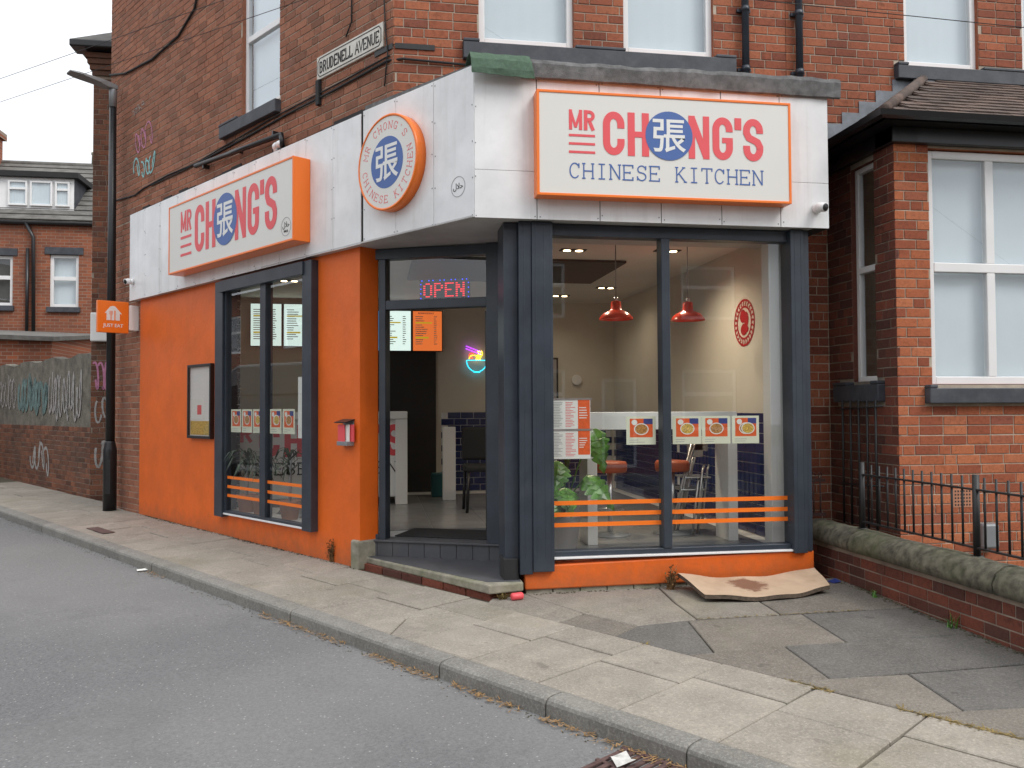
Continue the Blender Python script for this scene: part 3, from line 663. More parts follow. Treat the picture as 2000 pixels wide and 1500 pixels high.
# entrance: step, riser, frame, open leaf, fanlight
st = [(-0.955, 1.575), kxy(-0.085, 0.072), (0.40, 0.035), (0.42, 1.02)]
b = MB(); b.prism([Vector((x, y, g(x, y) + 0.045)) for x, y in st], [Vector((x, y, 0.121)) for x, y in st]); b.build('entrance_step', ['stone_step'], BLD, 0.012)
st2 = [(-0.93, 1.56), (0.105, 0.10), (0.385, 0.07), (0.40, 1.02)]
b = MB(); b.prism([Vector((x, y, 0.12)) for x, y in st2], [Vector((x, y, 0.1245)) for x, y in st2]); b.build('step_paint', 'step_paint', BLD)
b = MB(); n = 6; p0, p1 = Vector(kxy(1.72, 0.10)), Vector(kxy(-0.06, 0.10))
for i in range(n):
    a = p0.lerp(p1, (i + 0.02) / n); c = p0.lerp(p1, (i + 0.98) / n); q = Vector((NIN.x, NIN.y)) * 0.1
    b.prism([Vector((*w_, g(*w_) - 0.03)) for w_ in (a, c, c + q, a + q)], [Vector((*w_, g(*w_) + 0.046)) for w_ in (a, c, c + q, a + q)])
b.box(F, 0.13, 0.385, 0.06, 0.15, -0.03, 0.045)
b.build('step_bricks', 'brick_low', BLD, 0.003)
for i in range(9):
    box('riser_tile', 'step_paint', BLD, DF, 0.006 + i * 0.163, 0.006 + i * 0.163 + 0.159, -0.012, 0.03, 0.122, 0.262, 0.002)
b = MB(); b.box(DF, -0.01, 1.485, -0.03, 0.2, 0.262, 0.282); b.build('threshold', 'step_paint', BLD, 0.004)
b = MB()
b.box(DF, 0.0, 0.125, -0.02, 0.12, 0.28, 3.13); b.box(DF, 0.18, 0.25, 0.0, 0.12, 0.28, 3.03); b.box(DF, 1.285, 1.49, -0.01, 0.14, 0.28, 3.13)
b.box(DF, 0.125, 1.285, 0.0, 0.12, 3.03, 3.13); b.box(DF, 0.25, 1.285, 0.0, 0.12, 2.53, 2.62); b.box(DF, 0.125, 0.18, 0.0, 0.12, 0.28, 0.33)
ent = b.build('entrance_frame', 'charcoal', BLD, 0.005)
b = MB(); b.quad(DF(0.25, 0.06, 2.62), DF(1.285, 0.06, 2.62), DF(1.285, 0.06, 3.03), DF(0.25, 0.06, 3.03)); b.build('pane', 'glass', ent)
b = MB(); b.quad(DF(0.125, 0.06, 0.33), DF(0.18, 0.06, 0.33), DF(0.18, 0.06, 3.03), DF(0.125, 0.06, 3.03)); b.build('pane', 'glass', ent)
b = MB(); b.box(DF, 1.235, 1.28, 0.12, 1.0, 0.30, 2.5); b.box(DF, 1.225, 1.235, 0.86, 0.92, 1.2, 1.45); b.build('open_door_leaf', 'black', BLD, 0.004)
b = MB(); b.prism([Vector((x, y, 0.12)) for x, y in ((0.40, 1.0), (0.30, 0.45), (0.385, 0.45), (0.5, 1.05))], [Vector((x, y, 3.13)) for x, y in ((0.40, 1.0), (0.30, 0.45), (0.385, 0.45), (0.5, 1.05))]); b.build('return_panel', 'charcoal', BLD)
for i in range(14): box('louvre', 'black_matt', BLD, Frame((0.398, 0.99, 0), (-0.1, -0.55, 0), (0.55, -0.1, 0)), 0.05, 0.40, -0.012, 0.0, 2.35 + i * 0.05, 2.385 + i * 0.05, 0.002)
# fascia: backing, panels, soffit, roof felt
b = MB(); b.box(S, -5.84, 0.0, 0.012, 0.12, 3.14, 4.37); b.box(CF, 0.0, 1.56, 0.012, 0.12, 3.14, 4.38); b.box(F, 0.01, 3.14, 0.012, 0.12, 3.14, 4.38); b.box(F, 3.03, 3.15, 0.0125, 1.02, 3.13, 4.38)
b.build('fascia_backing', 'black_matt', BLD)
fas = BLD
jt = [-5.85, -5.286, -4.77, -4.204, -3.662, -3.144, -2.621, -2.099, -1.549, -1.012, -0.5, -0.012]
for a, c in zip(jt[:-1], jt[1:]): box('fascia_panel', 'white_panel', fas, S, a + 0.0025, c - 0.0025, 0.0, 0.01, 3.13 + random.uniform(-0.004, 0.004), 4.385, 0.0015)
jc = [0.022, 0.525, 1.055, 1.566]
for a, c in zip(jc[:-1], jc[1:]): box('fascia_panel', 'white_panel', fas, CF, a + 0.0025, c - 0.0025, 0.0, 0.01, 3.135, 4.40, 0.0015)
jf = [0.0, 0.526, 1.067, 1.607, 2.153, 2.697, 3.155]
for i, (a, c) in enumerate(zip(jf[:-1], jf[1:])):
    for z0, z1 in (((3.13, 3.528), (3.531, 4.385)) if i in (0, 5) else ((3.13, 4.385),)):
        box('fascia_panel', 'white_panel', fas, F, a + 0.0035, c - 0.0035, 0.0, 0.01, z0, z1, 0.0015)
b = MB()
def screw(fr, u, z): 
    n = 7; a = [(u + 0.006 * math.cos(2 * math.pi * k / n), z + 0.006 * math.sin(2 * math.pi * k / n)) for k in range(n)]
    b.prism([fr(p[0], 0.0, p[1]) for p in a], [fr(p[0], -0.003, p[1]) for p in a])
for fr, js, zt in ((S, jt, 4.36), (CF, jc, 4.37), (F, jf, 4.3)):
    for j_ in js[1:-1] if fr is not CF else js:
        for zz in (3.16, 3.45, 3.75, 4.05, zt):
            for du in (-0.02, 0.022): screw(fr, j_ + du + random.uniform(-0.004, 0.004), zz + random.uniform(-0.02, 0.02))
b.build('fascia_screws', 'grey_metal', BLD, kind='stuff')
sof = [(-0.93 - 3.35, 1.26 + 4.72), (-0.94, 1.27), (-0.015, 0.014), (3.145, 0.014), (3.145, 1.02), (0.42, 1.02), (-0.92, 1.65), (-4.1, 6.1)]
b = MB(); b.prism([Vector((x, y, 3.137)) for x, y in sof], [Vector((x, y, 3.15)) for x, y in sof]); b.build('soffit', 'soffit', BLD)
b = MB(); rf = [(-0.9, 1.24), (0.0, 0.03), (3.15, 0.03), (3.15, 1.03), (-0.62, 1.03)]
b.prism([Vector((x, y, 4.385)) for x, y in rf], [Vector((x, y, 4.42 + 0.03 * (y > 0.5))) for x, y in rf]); b.build('shop_roof', 'felt', BLD)
b = MB(); rs = []
for i in range(45):      # rolled felt edge along the street front
    x = 0.40 + 2.86 * i / 44; wv = 0.012 * math.sin(i * 0.7) + 0.008 * math.sin(i * 1.9 + 1); dz = -0.02 * (i / 44)
    wv = wv * 0.35 + random.uniform(-0.004, 0.004) + (0.012 if i > 20 else 0); rs.append([Vector((x, -0.03 + wv, 4.30 + dz)), Vector((x, -0.045 + wv, 4.31 + dz)), Vector((x, -0.05 + wv * 0.5, 4.425 + dz + wv)), Vector((x, -0.03, 4.462 + dz + wv)), Vector((x, 0.12, 4.48 + dz + wv * 0.5)), Vector((x, 0.5, 4.46)), Vector((x, 0.1, 4.37)), Vector((x, -0.01, 4.305 + dz))])
b.smooth = False; n = 8
b.add([p for r_ in rs for p in r_], [(i * n + k, i * n + (k + 1) % n, (i + 1) * n + (k + 1) % n, (i + 1) * n + k) for i in range(44) for k in range(n)] + [tuple(range(n)), tuple(44 * n + k for k in range(n))])
b.build('roof_felt_edge', 'felt', BLD)
b = MB(); nx, nz_ = 12, 5; pts = []
prof_f = [(0.25, 4.475), (0.06, 4.49), (-0.07, 4.475), (-0.115, 4.41), (-0.13, 4.33), (-0.125, 4.27)]
for i in range(nx + 1):
    x = -0.03 + 0.49 * i / nx
    for k, (yy, zz) in enumerate(prof_f):
        wv = 0.0035 * math.sin(i * 0.8 + k * 1.7); pts.append(Vector((x + (0.035 * (k - 2) / 3 if i == nx else 0) - (0.02 * (5 - k) / 5 if i == 0 else 0), yy + wv + 0.02 * (i / nx), zz + 0.003 * math.sin(i * 1.7 + k) + 0.02 * (k == 5) * (1 - i / nx))))
m_ = len(prof_f); b.smooth = False
b.add(pts, [(i * m_ + k, (i + 1) * m_ + k, (i + 1) * m_ + k + 1, i * m_ + k + 1) for i in range(nx) for k in range(m_ - 1)])
o = b.build('green_felt_flap', 'felt_green', BLD); so = o.modifiers.new('thick', 'SOLIDIFY'); so.thickness = 0.006
b = MB()
for i in range(24):
    a = -5.62 + i * 0.25; b.box(S, a, a + 0.25, 0.086, 0.0995, 4.34, 4.455 + random.uniform(-0.02, 0.025))
b.build('lead_flashing_strip', 'black_matt', BLD)
# rainwater pipes on the front
for uu in (2.84, 3.415):
    b = MB(); b.tube([F(uu, HY - 0.06, 4.45), F(uu, HY - 0.06, 8.5)], 0.036, 12)
    for zz in (4.9, 5.5, 6.5): b.tube([F(uu, HY - 0.06, zz), F(uu, HY - 0.06, zz + 0.05)], 0.043, 12); b.box(F, uu - 0.07, uu + 0.07, HY - 0.03, HY, zz + 0.01, zz + 0.04)
    b.build('downpipe', 'charcoal', BLD)
# things fixed to the avenue wall: pipe, cables, iron straps
b = MB(); b.tube([S(-3.73, 0.03, 4.665), S(-1.579, 0.03, 4.56)], 0.03, 10); b.tube([S(-1.579, 0.03, 4.575), S(-1.545, 0.03, 4.42)], 0.028, 10)
for uu in (-3.5, -2.6, -1.75): b.box(S, uu - 0.015, uu + 0.015, 0.02, 0.1, 4.59, 4.64)
b.build('waste_pipe', 'black', BLD)
def cable(pts, r=0.009, mat='black_matt', name='wall_cable', parent=None):
    b = MB(); b.tube(pts, r, 5); return b.build(name, mat, parent or BLD)
cable([S(u, 0.085, z) for u, z in ((-6.9, 4.78), (-5.9, 4.70), (-5.6, 4.74), (-4.73, 4.76), (-3.6, 4.73), (-2.4, 4.76), (-1.58, 4.79), (-0.6, 4.80), (0.3, 4.83))] + [F(-0.55, HY - 0.02, 4.83), F(0.3, HY - 0.02, 4.80)], 0.012)
cable([S(u, 0.085, z) for u, z in ((-5.3, 4.73), (-4.2, 4.72), (-3.2, 4.77), (-1.9, 4.83), (-0.4, 4.85), (0.33, 4.87))], 0.009)
cable([S(u, 0.08, z) for u, z in ((-6.95, 6.78), (-6.3, 6.62), (-5.3, 6.53), (-4.4, 6.58), (-3.9, 6.78), (-3.5, 7.6), (-3.3, 8.5))], 0.016)
cable([S(u, 0.085, z) for u, z in ((-0.28, 8.0), (-0.30, 5.4), (-0.40, 5.28))], 0.008); cable([S(u, 0.085, z) for u, z in ((0.14, 7.0), (0.26, 5.2), (0.30, 4.9), (0.25, 4.6))], 0.007)
for z in (4.93,):
    b = MB(); b.box(S, 0.08, 0.36, 0.09, 0.1, z, z + 0.05); b.build('iron_strap', 'iron', BLD); b = MB(); b.box(F, -0.62, -0.25, HY - 0.01, HY, z + 0.002, z + 0.052); b.build('iron_strap', 'iron', BLD)
box('iron_strap', 'iron', BLD, F, -0.33, 0.0, HY - 0.01, HY, 5.52, 5.57, 0.002)
box('cable_block', 'black_matt', BLD, S, -0.93, -0.87, 0.06, 0.1, 4.72, 4.98, 0.003)
# graffiti sprayed on the avenue wall (paint skin over the bricks)
def scrawl(name, fr, v, u0, u1, z0, z1, mat, n, wd, parent, seed, label=None):
    rnd = random.Random(seed); b = MB()
    for i in range(n):
        cu = u0 + (u1 - u0) * (i + 0.5) / n; wu = (u1 - u0) / n * 0.6; pts = []
        a0 = rnd.uniform(0, 360); sp = rnd.uniform(200, 400) * rnd.choice((-1, 1)); zc = (z0 + z1) / 2 + rnd.uniform(-0.05, 0.05); hz = (z1 - z0) / 2 * rnd.uniform(0.7, 1.0)
        for k in range(15):
            t_ = k / 14; pts.append((cu + wu * math.cos(R(a0 + sp * t_)) * (1 - 0.4 * t_) + (t_ - 0.5) * wu * 0.6, zc + hz * math.sin(R(a0 + sp * t_ * 1.2)) * (0.75 + 0.25 * t_)))
        ribbon(b, fr, pts, wd, v - 0.0004 * i, 0.0003)
    o = b.build(name, mat, parent)
    if label: o['label'] = label
scrawl('graffiti', S, 0.0962, -5.95, -5.2, 4.92, 5.25, 'cyan_paint', 4, 0.028, BLD, 5, 'cyan sprayed tag')
scrawl('graffiti', S, 0.0962, -5.95, -5.3, 5.25, 5.72, 'pink_paint', 3, 0.022, BLD, 8, 'pink sprayed tag')
scrawl('graffiti', S, 0.0962, -6.05, -5.6, 5.93, 6.02, 'white_paint', 5, 0.01, BLD, 9)
# ------------------------------------------------------------------ neighbouring house with a square bay
NB = thing('bay_window_house', (5.0, 1.02, 0), 'bright red brick neighbouring house with a tiled ground floor bay window', 'building')
BX0, BX1, BY = 3.72, 7.3, -0.1
BS = Frame((BX0, HY, 0), (0, -1, 0), (1, 0, 0)); BD = HY - BY
up_h = [(4.62, 5.48, 5.1, 6.95), (6.0, 6.9, 5.1, 6.95)]
nw = sheet(F, HY + 0.0065, (3.03, 8.0, 0, 3.35), [], 0).build('house_wall', 'mortar', NB)
nw2 = sheet(F, HY + 0.007, (3.3, 8.0, 3.35, ZT), up_h, 0.11).build('upper_wall', ['mortar', 'brick_front'], NB)
bfw = sheet(F, BY + 0.0065, (BX0 + 0.01, BX1, 0, 3.9), [(4.06, 6.95, 1.745, 3.86)], 0.12).build('bay_front', ['mortar', 'brick_bay'], NB)
bsw = sheet(BS, 0.0065, (0, BD - 0.01, 0, 3.9), [(0.43, 0.81, 1.79, 3.83)], 0.12).build('bay_side', ['mortar_dark', 'brick_low'], NB)  # darker brick and mortar than the front: dirt, plus shade put into the colour
r1 = lay(F, 3.05, 3.72, 0.0, 4.36, HY, (), 11) + lay(F, 3.3, 8.0, 4.36, ZT, HY, [(a, c, 5.08, d) for a, c, _, d in up_h] + [(4.5, 7.3, 4.93, 5.1)], 12, skipfn=lambda q: (q[2] < 4.05 + (q[1] - 3.5) * 0.677 and q[1] > 3.5 and q[2] < 4.93))
r2 = lay(F, BX0, BX1, 0.0, 3.88, BY, [(4.06, 6.95, 1.745, 3.9), (3.985, 7.1, 1.58, 1.76)], 13)
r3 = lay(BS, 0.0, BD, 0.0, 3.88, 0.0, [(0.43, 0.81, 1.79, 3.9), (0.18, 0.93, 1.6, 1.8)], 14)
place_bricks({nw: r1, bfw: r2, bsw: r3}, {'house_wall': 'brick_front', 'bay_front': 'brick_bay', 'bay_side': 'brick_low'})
for h in up_h: upvc_window(NB, F, h[0], h[1], h[2], h[3], HY + 0.05, ())
sill(NB, F, 4.5, 7.3, 4.93, 5.1, HY, ((4.5, 4.62), (5.48, 6.0), (6.9, 7.3)))
upvc_window(NB, F, 4.06, 5.5, 1.75, 3.85, BY + 0.05, (2.80,), (4.70,), 'window_backing', 0.07)
upvc_window(NB, F, 5.5, 6.95, 1.75, 3.85, BY + 0.05, (2.80,), (6.2,), 'window_backing', 0.07)
upvc_window(NB, BS, 0.43, 0.81, 1.79, 3.83, 0.05, (2.85,), (), 'dark_room', 0.05, 'glass_up', 0.3)
sill(NB, F, 3.985, 7.1, 1.58, 1.745, BY, ((3.985, 4.06),)); sill(NB, BS, 0.18, 0.93, 1.6, 1.79, 0.0, ((0.18, 0.43), (0.81, 0.93)))
b = MB(); b.box(F, 4.14, 4.44, BY + 0.046, BY + 0.05, 3.795, 3.815); b.build('trickle_vent', 'upvc', NB)
b = MB(); b.box(F, BX0 - 0.05, BX1 + 0.05, BY - 0.06, BY + 0.2, 3.88, 4.02); b.box(BS, 0.0, BD + 0.06, -0.05, 0.2, 3.881, 4.02); b.build('bay_frieze', 'black', NB, 0.006)
b = MB(); b.box(F, BX0 - 0.2, BX1 + 0.2, BY - 0.19, BY + 0.1, 4.02, 4.045); b.box(BS, 0.0, BD + 0.19, -0.2, 0.1, 4.0205, 4.044); b.build('bay_soffit', 'black', NB)
b = MB()
gp = [(0.0, 0.0), (-0.02, -0.035), (-0.06, -0.05), (-0.1, -0.035), (-0.115, 0.01), (-0.1, 0.01), (-0.09, -0.025), (-0.06, -0.035), (-0.03, -0.025), (-0.012, 0.0)]
gp2 = [(BX0 - 0.21, HY), (BX0 - 0.21, BY - 0.2), (BX1 + 0.2, BY - 0.2)]; ring = []
for (px, py), (dx, dy) in zip(gp2, ((-1, 0), (-1, -1), (0, -1))):
    ring.append([Vector((px + dx * -o, py + dy * -o, 4.06 + z)) for o, z in gp])
n = len(gp); b.add([p for r_ in ring for p in r_], [(i * n + k, i * n + (k + 1) % n, (i + 1) * n + (k + 1) % n, (i + 1) * n + k) for i in range(2) for k in range(n)])
b.build('gutter', 'black', NB)
EX, EY, EZ, TZ = BX0 - 0.24, BY - 0.23, 4.055, 4.93; run = HY - EY; rise = TZ - EZ; L_ = math.hypot(run, rise); ca, sa = run / L_, rise / L_
b = MB(); b.add([Vector(p) for p in ((EX, EY, EZ), (BX1, EY, EZ), (BX1, HY, TZ), (EX + run, HY, TZ), (EX, HY, EZ))], [(0, 1, 2, 3), (0, 3, 4)])
broof = b.build('bay_roof', 'tile_red', NB)
tm = MB(); tm.box(Frame((0, 0, 0), (1, 0, 0), (0, 1, 0)), -0.079, 0.079, -0.01, 0.165, 0.004, 0.024)
tob = tm.build('tile_source', 'tile_red'); tme = tob.data; tme.name = 'tile'; bpy.data.objects.remove(tob)
Mf = Matrix((Vector((1, 0, 0)), Vector((0, ca, sa)), Vector((0, -sa, ca)))).transposed().to_4x4()
Ml = Matrix((Vector((0, -1, 0)), Vector((ca, 0, sa)), Vector((-sa, 0, ca)))).transposed().to_4x4()
rows = 12; ex = L_ / rows; cnt = 0
for rI in range(rows):
    d = rI * ex; off = 0.08 * (rI % 2)
    x = EX + d * ca + 0.2 + off
    while x < 5.9 and cnt < 290:
        o = bpy.data.objects.new('tile', tme); COL.objects.link(o); o.parent = broof; cnt += 1
        o.matrix_basis = Matrix.Translation((x, EY + d * ca, EZ + d * sa + 0.016 + random.uniform(0, 0.004))) @ Mf @ Matrix.Rotation(random.uniform(-0.015, 0.015), 4, 'Z') @ Matrix.Rotation(R(-5), 4, 'X'); x += 0.163
    y = EY + d * ca + 0.2 + off
    while y < HY - 0.04 and rI < 11 and cnt < 290:
        o = bpy.data.objects.new('tile', tme); COL.objects.link(o); o.parent = broof; cnt += 1
        o.matrix_basis = Matrix.Translation((EX + d * ca, y, EZ + d * sa + 0.016)) @ Ml @ Matrix.Rotation(R(-5), 4, 'X'); y += 0.163
b = MB(); b.tube([Vector((EX, EY, EZ + 0.03)), Vector((EX + run, HY, TZ + 0.03))], 0.05, 8); b.build('hip_ridge', 'tile_red', NB)
b = MB()
for i in range(7):
    x = EX + 0.04 + i * 0.19; z = EZ + 0.02 + i * 0.19 * rise / run
    b.box(F, x, x + 0.2, HY - 0.008 - 0.0005 * i, HY - 0.004, z, z + 0.24)
b.build('step_flashing', 'lead', NB)
b = MB(); b.box(F, EX + run - 0.15, 7.3, HY - 0.06, HY - 0.002, 4.88, 4.93); b.build('ridge_flashing', 'lead', NB, 0.01)
b = MB(); b.box(F, 4.235, 4.42, BY - 0.004, BY + 0.02, 0.66, 0.825); b.build('air_brick', 'terracotta', NB)
b = MB()
for i in range(6):
    for k in range(5): b.box(F, 4.25 + i * 0.028, 4.264 + i * 0.028, BY - 0.0055, BY - 0.0042, 0.675 + k * 0.03, 0.69 + k * 0.03)
b.build('air_brick_holes', 'black_matt', NB, kind='stuff')
tag(box('meter_box', 'grey_metal', None, F, 4.46, 4.62, BY - 0.09, BY - 0.001, 0.30, 0.52, 0.02), 'small grey box low on the bay wall behind the railings', 'meter box')

# garden wall, coping, railings
GWL = thing('garden_wall', (3.37, -1.0, 0), 'low red brick garden wall topped with rounded mossy stone coping', 'wall')
GW = Frame((3.25, 0.62, 0), (0, -1, 0), (1, 0, 0))
gb = MB(); gb.prism([Vector((x, y, g(x, y) - 0.05)) for x, y in ((3.2565, 0.6), (3.2565, -5.2), (3.48, -5.2), (3.48, 0.6))], [Vector((x, y, 0.325)) for x, y in ((3.2565, 0.6), (3.2565, -5.2), (3.48, -5.2), (3.48, 0.6))])
gwm = gb.build('wall_core', 'mortar_dark', GWL)
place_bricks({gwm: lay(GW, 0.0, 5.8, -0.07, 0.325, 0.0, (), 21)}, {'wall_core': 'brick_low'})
y = 0.62
for L in (0.75, 1.72, 1.5, 1.4, 1.3):
    b = MB(); pr_ = [(3.205, 0.318), (3.195, 0.38), (3.225, 0.45), (3.30, 0.495), (3.40, 0.495), (3.48, 0.45), (3.52, 0.38), (3.51, 0.318)]; nseg = 10; pts = []
    for i in range(nseg + 1):
        yy = y - 0.008 - (L - 0.016) * i / nseg
        for x, z in pr_: pts.append(Vector((x + random.uniform(-0.006, 0.006), yy + random.uniform(-0.004, 0.004) * (0 < i < nseg), z + (random.uniform(-0.008, 0.006) if z > 0.33 else 0))))
    n = len(pr_); b.smooth = True
    b.add(pts, [(i * n + k, i * n + (k + 1) % n, (i + 1) * n + (k + 1) % n, (i + 1) * n + k) for i in range(nseg) for k in range(n)]); b.smooth = False
    b.add([pts[k] for k in range(n)], [tuple(range(n))]); b.add([pts[nseg * n + k] for k in range(n)], [tuple(range(n))])
    b.build('coping_stone', 'stone', GWL); y -= L
RL = thing('iron_railing', (3.39, -0.6, 0.49), 'black iron railing with plain upright bars along the garden wall', 'railing')
RX = 3.39
for yy in (-0.06, -1.47, -2.9): 
    b = MB(); b.tube([Vector((RX, yy, 0.47)), Vector((RX, yy, 1.07))], 0.024, 8); b.tube([Vector((RX, yy, 0.47)), Vector((RX, yy, 0.50))], 0.045, 8); b.build('post', 'iron', RL)
for zz, nm in ((0.965, 'top_rail'), (0.555, 'bottom_rail')):
    b = MB(); b.box(Frame((RX, 0, 0), (0, -1, 0), (1, 0, 0)), 0.06, 4.3, -0.016, 0.016, zz - 0.007, zz + 0.007); b.build(nm, 'iron', RL, 0.003)
yy = -0.20
while yy > -4.3:
    if min(abs(yy - q) for q in (-1.47, -2.9)) > 0.04:
        b = MB(); b.tube([Vector((RX, yy, 0.545)), Vector((RX, yy, 1.055))], 0.0085, 6); b.build('bar', 'iron', RL)
    yy -= 0.113
GT = thing('tall_side_gate', (3.6, 0.3, 0.5), 'tall thin black iron bars beside the bay window side', 'railing')
for i in range(5):
    b = MB(); b.tube([Vector((3.62, 0.62 - 0.135 * i, 0.45)), Vector((3.62, 0.62 - 0.135 * i, 1.62))], 0.011, 6); b.build('bar', 'iron', GT)
for zz in (0.82, 1.53):
    b = MB(); b.tube([Vector((3.62, 0.66, zz)), Vector((3.62, -0.02, zz + 0.03))], 0.009, 6); b.build('rail', 'iron', GT)
OG = thing('rusty_ornate_panel', (3.35, 0.75, 0.5), 'rusty ornate iron fence panel in the dark corner beside the shop', 'railing')
b = MB(); b.box(F, 3.08, 3.5, 0.74, 0.76, 0.50, 0.53); b.box(F, 3.08, 3.5, 0.74, 0.76, 0.83, 0.86); b.build('rail', 'rust', OG)
for i in range(6):
    b = MB(); u = 3.1 + i * 0.07; b.tube([F(u, 0.75, 0.5), F(u, 0.75, 0.85)], 0.008, 6); b.tube([F(u + 0.018 * math.cos(k), 0.75, 0.92 - 0.03 + 0.03 * math.sin(k)) for k in [q * 0.6 for q in range(11)]], 0.006, 5); b.build('scroll_bar', 'rust', OG)
b = MB(); b.tube([Vector((3.30, 0.80, 0.49)), Vector((3.42, 0.98, 1.22))], 0.028, 8); tag(b.build('leaning_pole', 'rust'), 'dull red pole leaning against the wall in the dark corner', 'pole')

# ------------------------------------------------------------------ rear wing, boundary wall and the house behind
RWT = thing('rear_wing', (-5.0, 8.14, 0), 'narrow sooty brick rear wing with a corbelled eave behind the lamp post', 'building')
RW = Frame((-5.49, 8.14, 0), (1, 0, 0), (0, 1, 0))
rwm = sheet(RW, 0.0065, (0, 4.0, 0, 7.65), [], 0).build('wing_wall', 'mortar_dark', RWT)
b = MB(); b.quad(RW(0.012, 0.012, 0), RW(0.012, 3.2, 0), RW(0.012, 3.2, 7.65), RW(0.012, 0.012, 7.65)); b.build('wing_side', 'brick_dirty', RWT)
place_bricks({rwm: lay(RW, 0.0, 1.3, 0.05, 7.2, 0.0, (), 31)}, {'wing_wall': 'brick_dirty'}, 200)
for i in range(4): box('corbel_course', 'brick_dirty', RWT, RW, -0.02 - 0.03 * i, 4.0, -0.02 - 0.03 * i, 0.1, 7.2 + i * 0.09, 7.285 + i * 0.09, 0.004)
b = MB(); b.box(RW, -0.3, 4.0, -0.28, 0.1, 7.58, 7.70); b.build('eaves_gutter', 'black', RWT, 0.02)
b = MB(); b.add([RW(-0.3, -0.25, 7.70), RW(4.0, -0.25, 7.70), RW(4.0, 2.0, 9.2), RW(1.4, 2.0, 9.2), RW(-0.3, 3.4, 7.7)], [(0, 1, 2, 3), (0, 3, 4)]); b.build('wing_roof', 'slate_roof', RWT)
tag(box('utility_cabinet', 'white_lam', None, RW, 0.02, 0.62, -0.13, -0.003, 2.70, 3.18, 0.02), 'pale square utility box on the sooty wall behind the lamp post', 'box')
BWL = thing('boundary_wall', (-7.0, 10.2, 0), 'long sooty brick street wall with graffitied grey render above', 'wall')
BW = Frame((-5.49, 8.14, 0), -SD, NIN)
bm_ = sheet(BW, 0.0065, (-14, 0.0, -0.2, 1.25), [], 0).build('brick_base', 'mortar_dark', BWL)
place_bricks({bm_: lay(BW, -14, 0.0, -0.2, 1.25, 0.0, (), 33)}, {'brick_base': 'brick_dirty'})
b = MB(); nu = 60; pts = []
for i in range(nu + 1):
    u = -14 + 14 * i / nu; zt = 2.50 + 0.03 * math.sin(i * 0.9) + random.uniform(-0.01, 0.01)
    pts += [BW(u, 0.03, 1.25), BW(u, 0.02, zt), BW(u, 0.2, zt + 0.02), BW(u, 0.2, 1.25)]
b.add(pts, [(i * 4 + k, i * 4 + k + 1, i * 4 + 4 + k + 1, i * 4 + 4 + k) for i in range(nu) for k in range(3)] + [(0, 1, 2, 3), (nu * 4, nu * 4 + 1, nu * 4 + 2, nu * 4 + 3)]); b.build('rendered_upper_wall', 'render_grey', BWL)
scrawl('graffiti', BW, 0.018, -2.3, -0.5, 1.35, 2.3, 'white_paint', 9, 0.05, BWL, 3, 'white sprayed lettering')
scrawl('graffiti', BW, 0.018, -4.3, -2.4, 1.5, 2.2, 'teal_paint', 8, 0.12, BWL, 4, 'faded teal sprayed lettering')
scrawl('graffiti', BW, 0.018, -5.8, -4.5, 1.5, 2.3, 'white_paint', 5, 0.04, BWL, 6)
scrawl('graffiti', BW, -0.004, -3.3, -2.2, 0.35, 1.0, 'white_paint', 4, 0.06, BWL, 12)
scrawl('graffiti', RW, -0.004, 0.03, 0.30, 1.9, 2.5, 'pink_paint', 3, 0.03, RWT, 7, 'pink sprayed tag')
scrawl('graffiti', RW, -0.004, 0.05, 0.45, 1.35, 1.75, 'white_paint', 3, 0.03, RWT, 15); scrawl('graffiti', RW, -0.004, 0.1, 0.4, 0.5, 1.15, 'white_paint', 3, 0.035, RWT, 16)
# far house
def farbrick():
    m, t, b_ = newmat('far_brick'); gp_ = nd(t, 'ShaderNodeNewGeometry'); br = nd(t, 'ShaderNodeTexBrick')
    sx = nd(t, 'ShaderNodeSeparateXYZ'); cx = nd(t, 'ShaderNodeCombineXYZ'); lk(t, gp_.outputs['Position'], sx.inputs[0]); lk(t, sx.outputs[0], cx.inputs[0]); lk(t, sx.outputs[2], cx.inputs[1]); lk(t, cx.outputs[0], br.inputs['Vector'])
    br.inputs['Scale'].default_value = 1.0; br.inputs['Brick Width'].default_value = 0.235; br.inputs['Row Height'].default_value = 0.085; br.inputs['Mortar Size'].default_value = 0.006
    br.inputs['Color1'].default_value = (0.33, 0.10, 0.045, 1); br.inputs['Color2'].default_value = (0.2, 0.065, 0.035, 1); br.inputs['Mortar'].default_value = (0.28, 0.22, 0.17, 1)
    c = mixc(t, mrange(t, noise(t, 1.2, 6).outputs[0], 0.4, 0.7, 0, 0.5), br.outputs[0], (0.13, 0.06, 0.04)); lk(t, c, b_.inputs['Base Color']); b_.inputs['Roughness'].default_value = 0.9
    return m
M['far_brick'] = farbrick()
FH = thing('far_terrace_house', (-10, 18, 0), 'distant red brick house with a white dormer and grey roof', 'building')
FF = Frame((0, 18, 0), (1, 0, 0), (0, 1, 0))
fh = [(-9.665, -8.91, 4.40, 5.86), (-11.6, -10.60, 4.42, 5.80)]
sheet(FF, 0, (-16, -6.0, 0, 6.75), fh, 0.1).build('house_wall', ['far_brick', 'far_brick'], FH)
upvc_window(FH, FF, *fh[0], 0.06, (5.2,), (), 'window_backing', 0.09, 'glass_up', 0.15); upvc_window(FH, FF, *fh[1], 0.06, (5.2,), (), 'dark_room', 0.09, 'glass_up', 0.15)
for h in fh:
    box('lintel', 'slate_paint', FH, FF, h[0] - 0.12, h[1] + 0.12, -0.03, 0.1, h[3], h[3] + 0.2); box('window_sill', 'slate_paint', FH, FF, h[0] - 0.05, h[1] + 0.05, -0.08, 0.1, h[2] - 0.14, h[2])
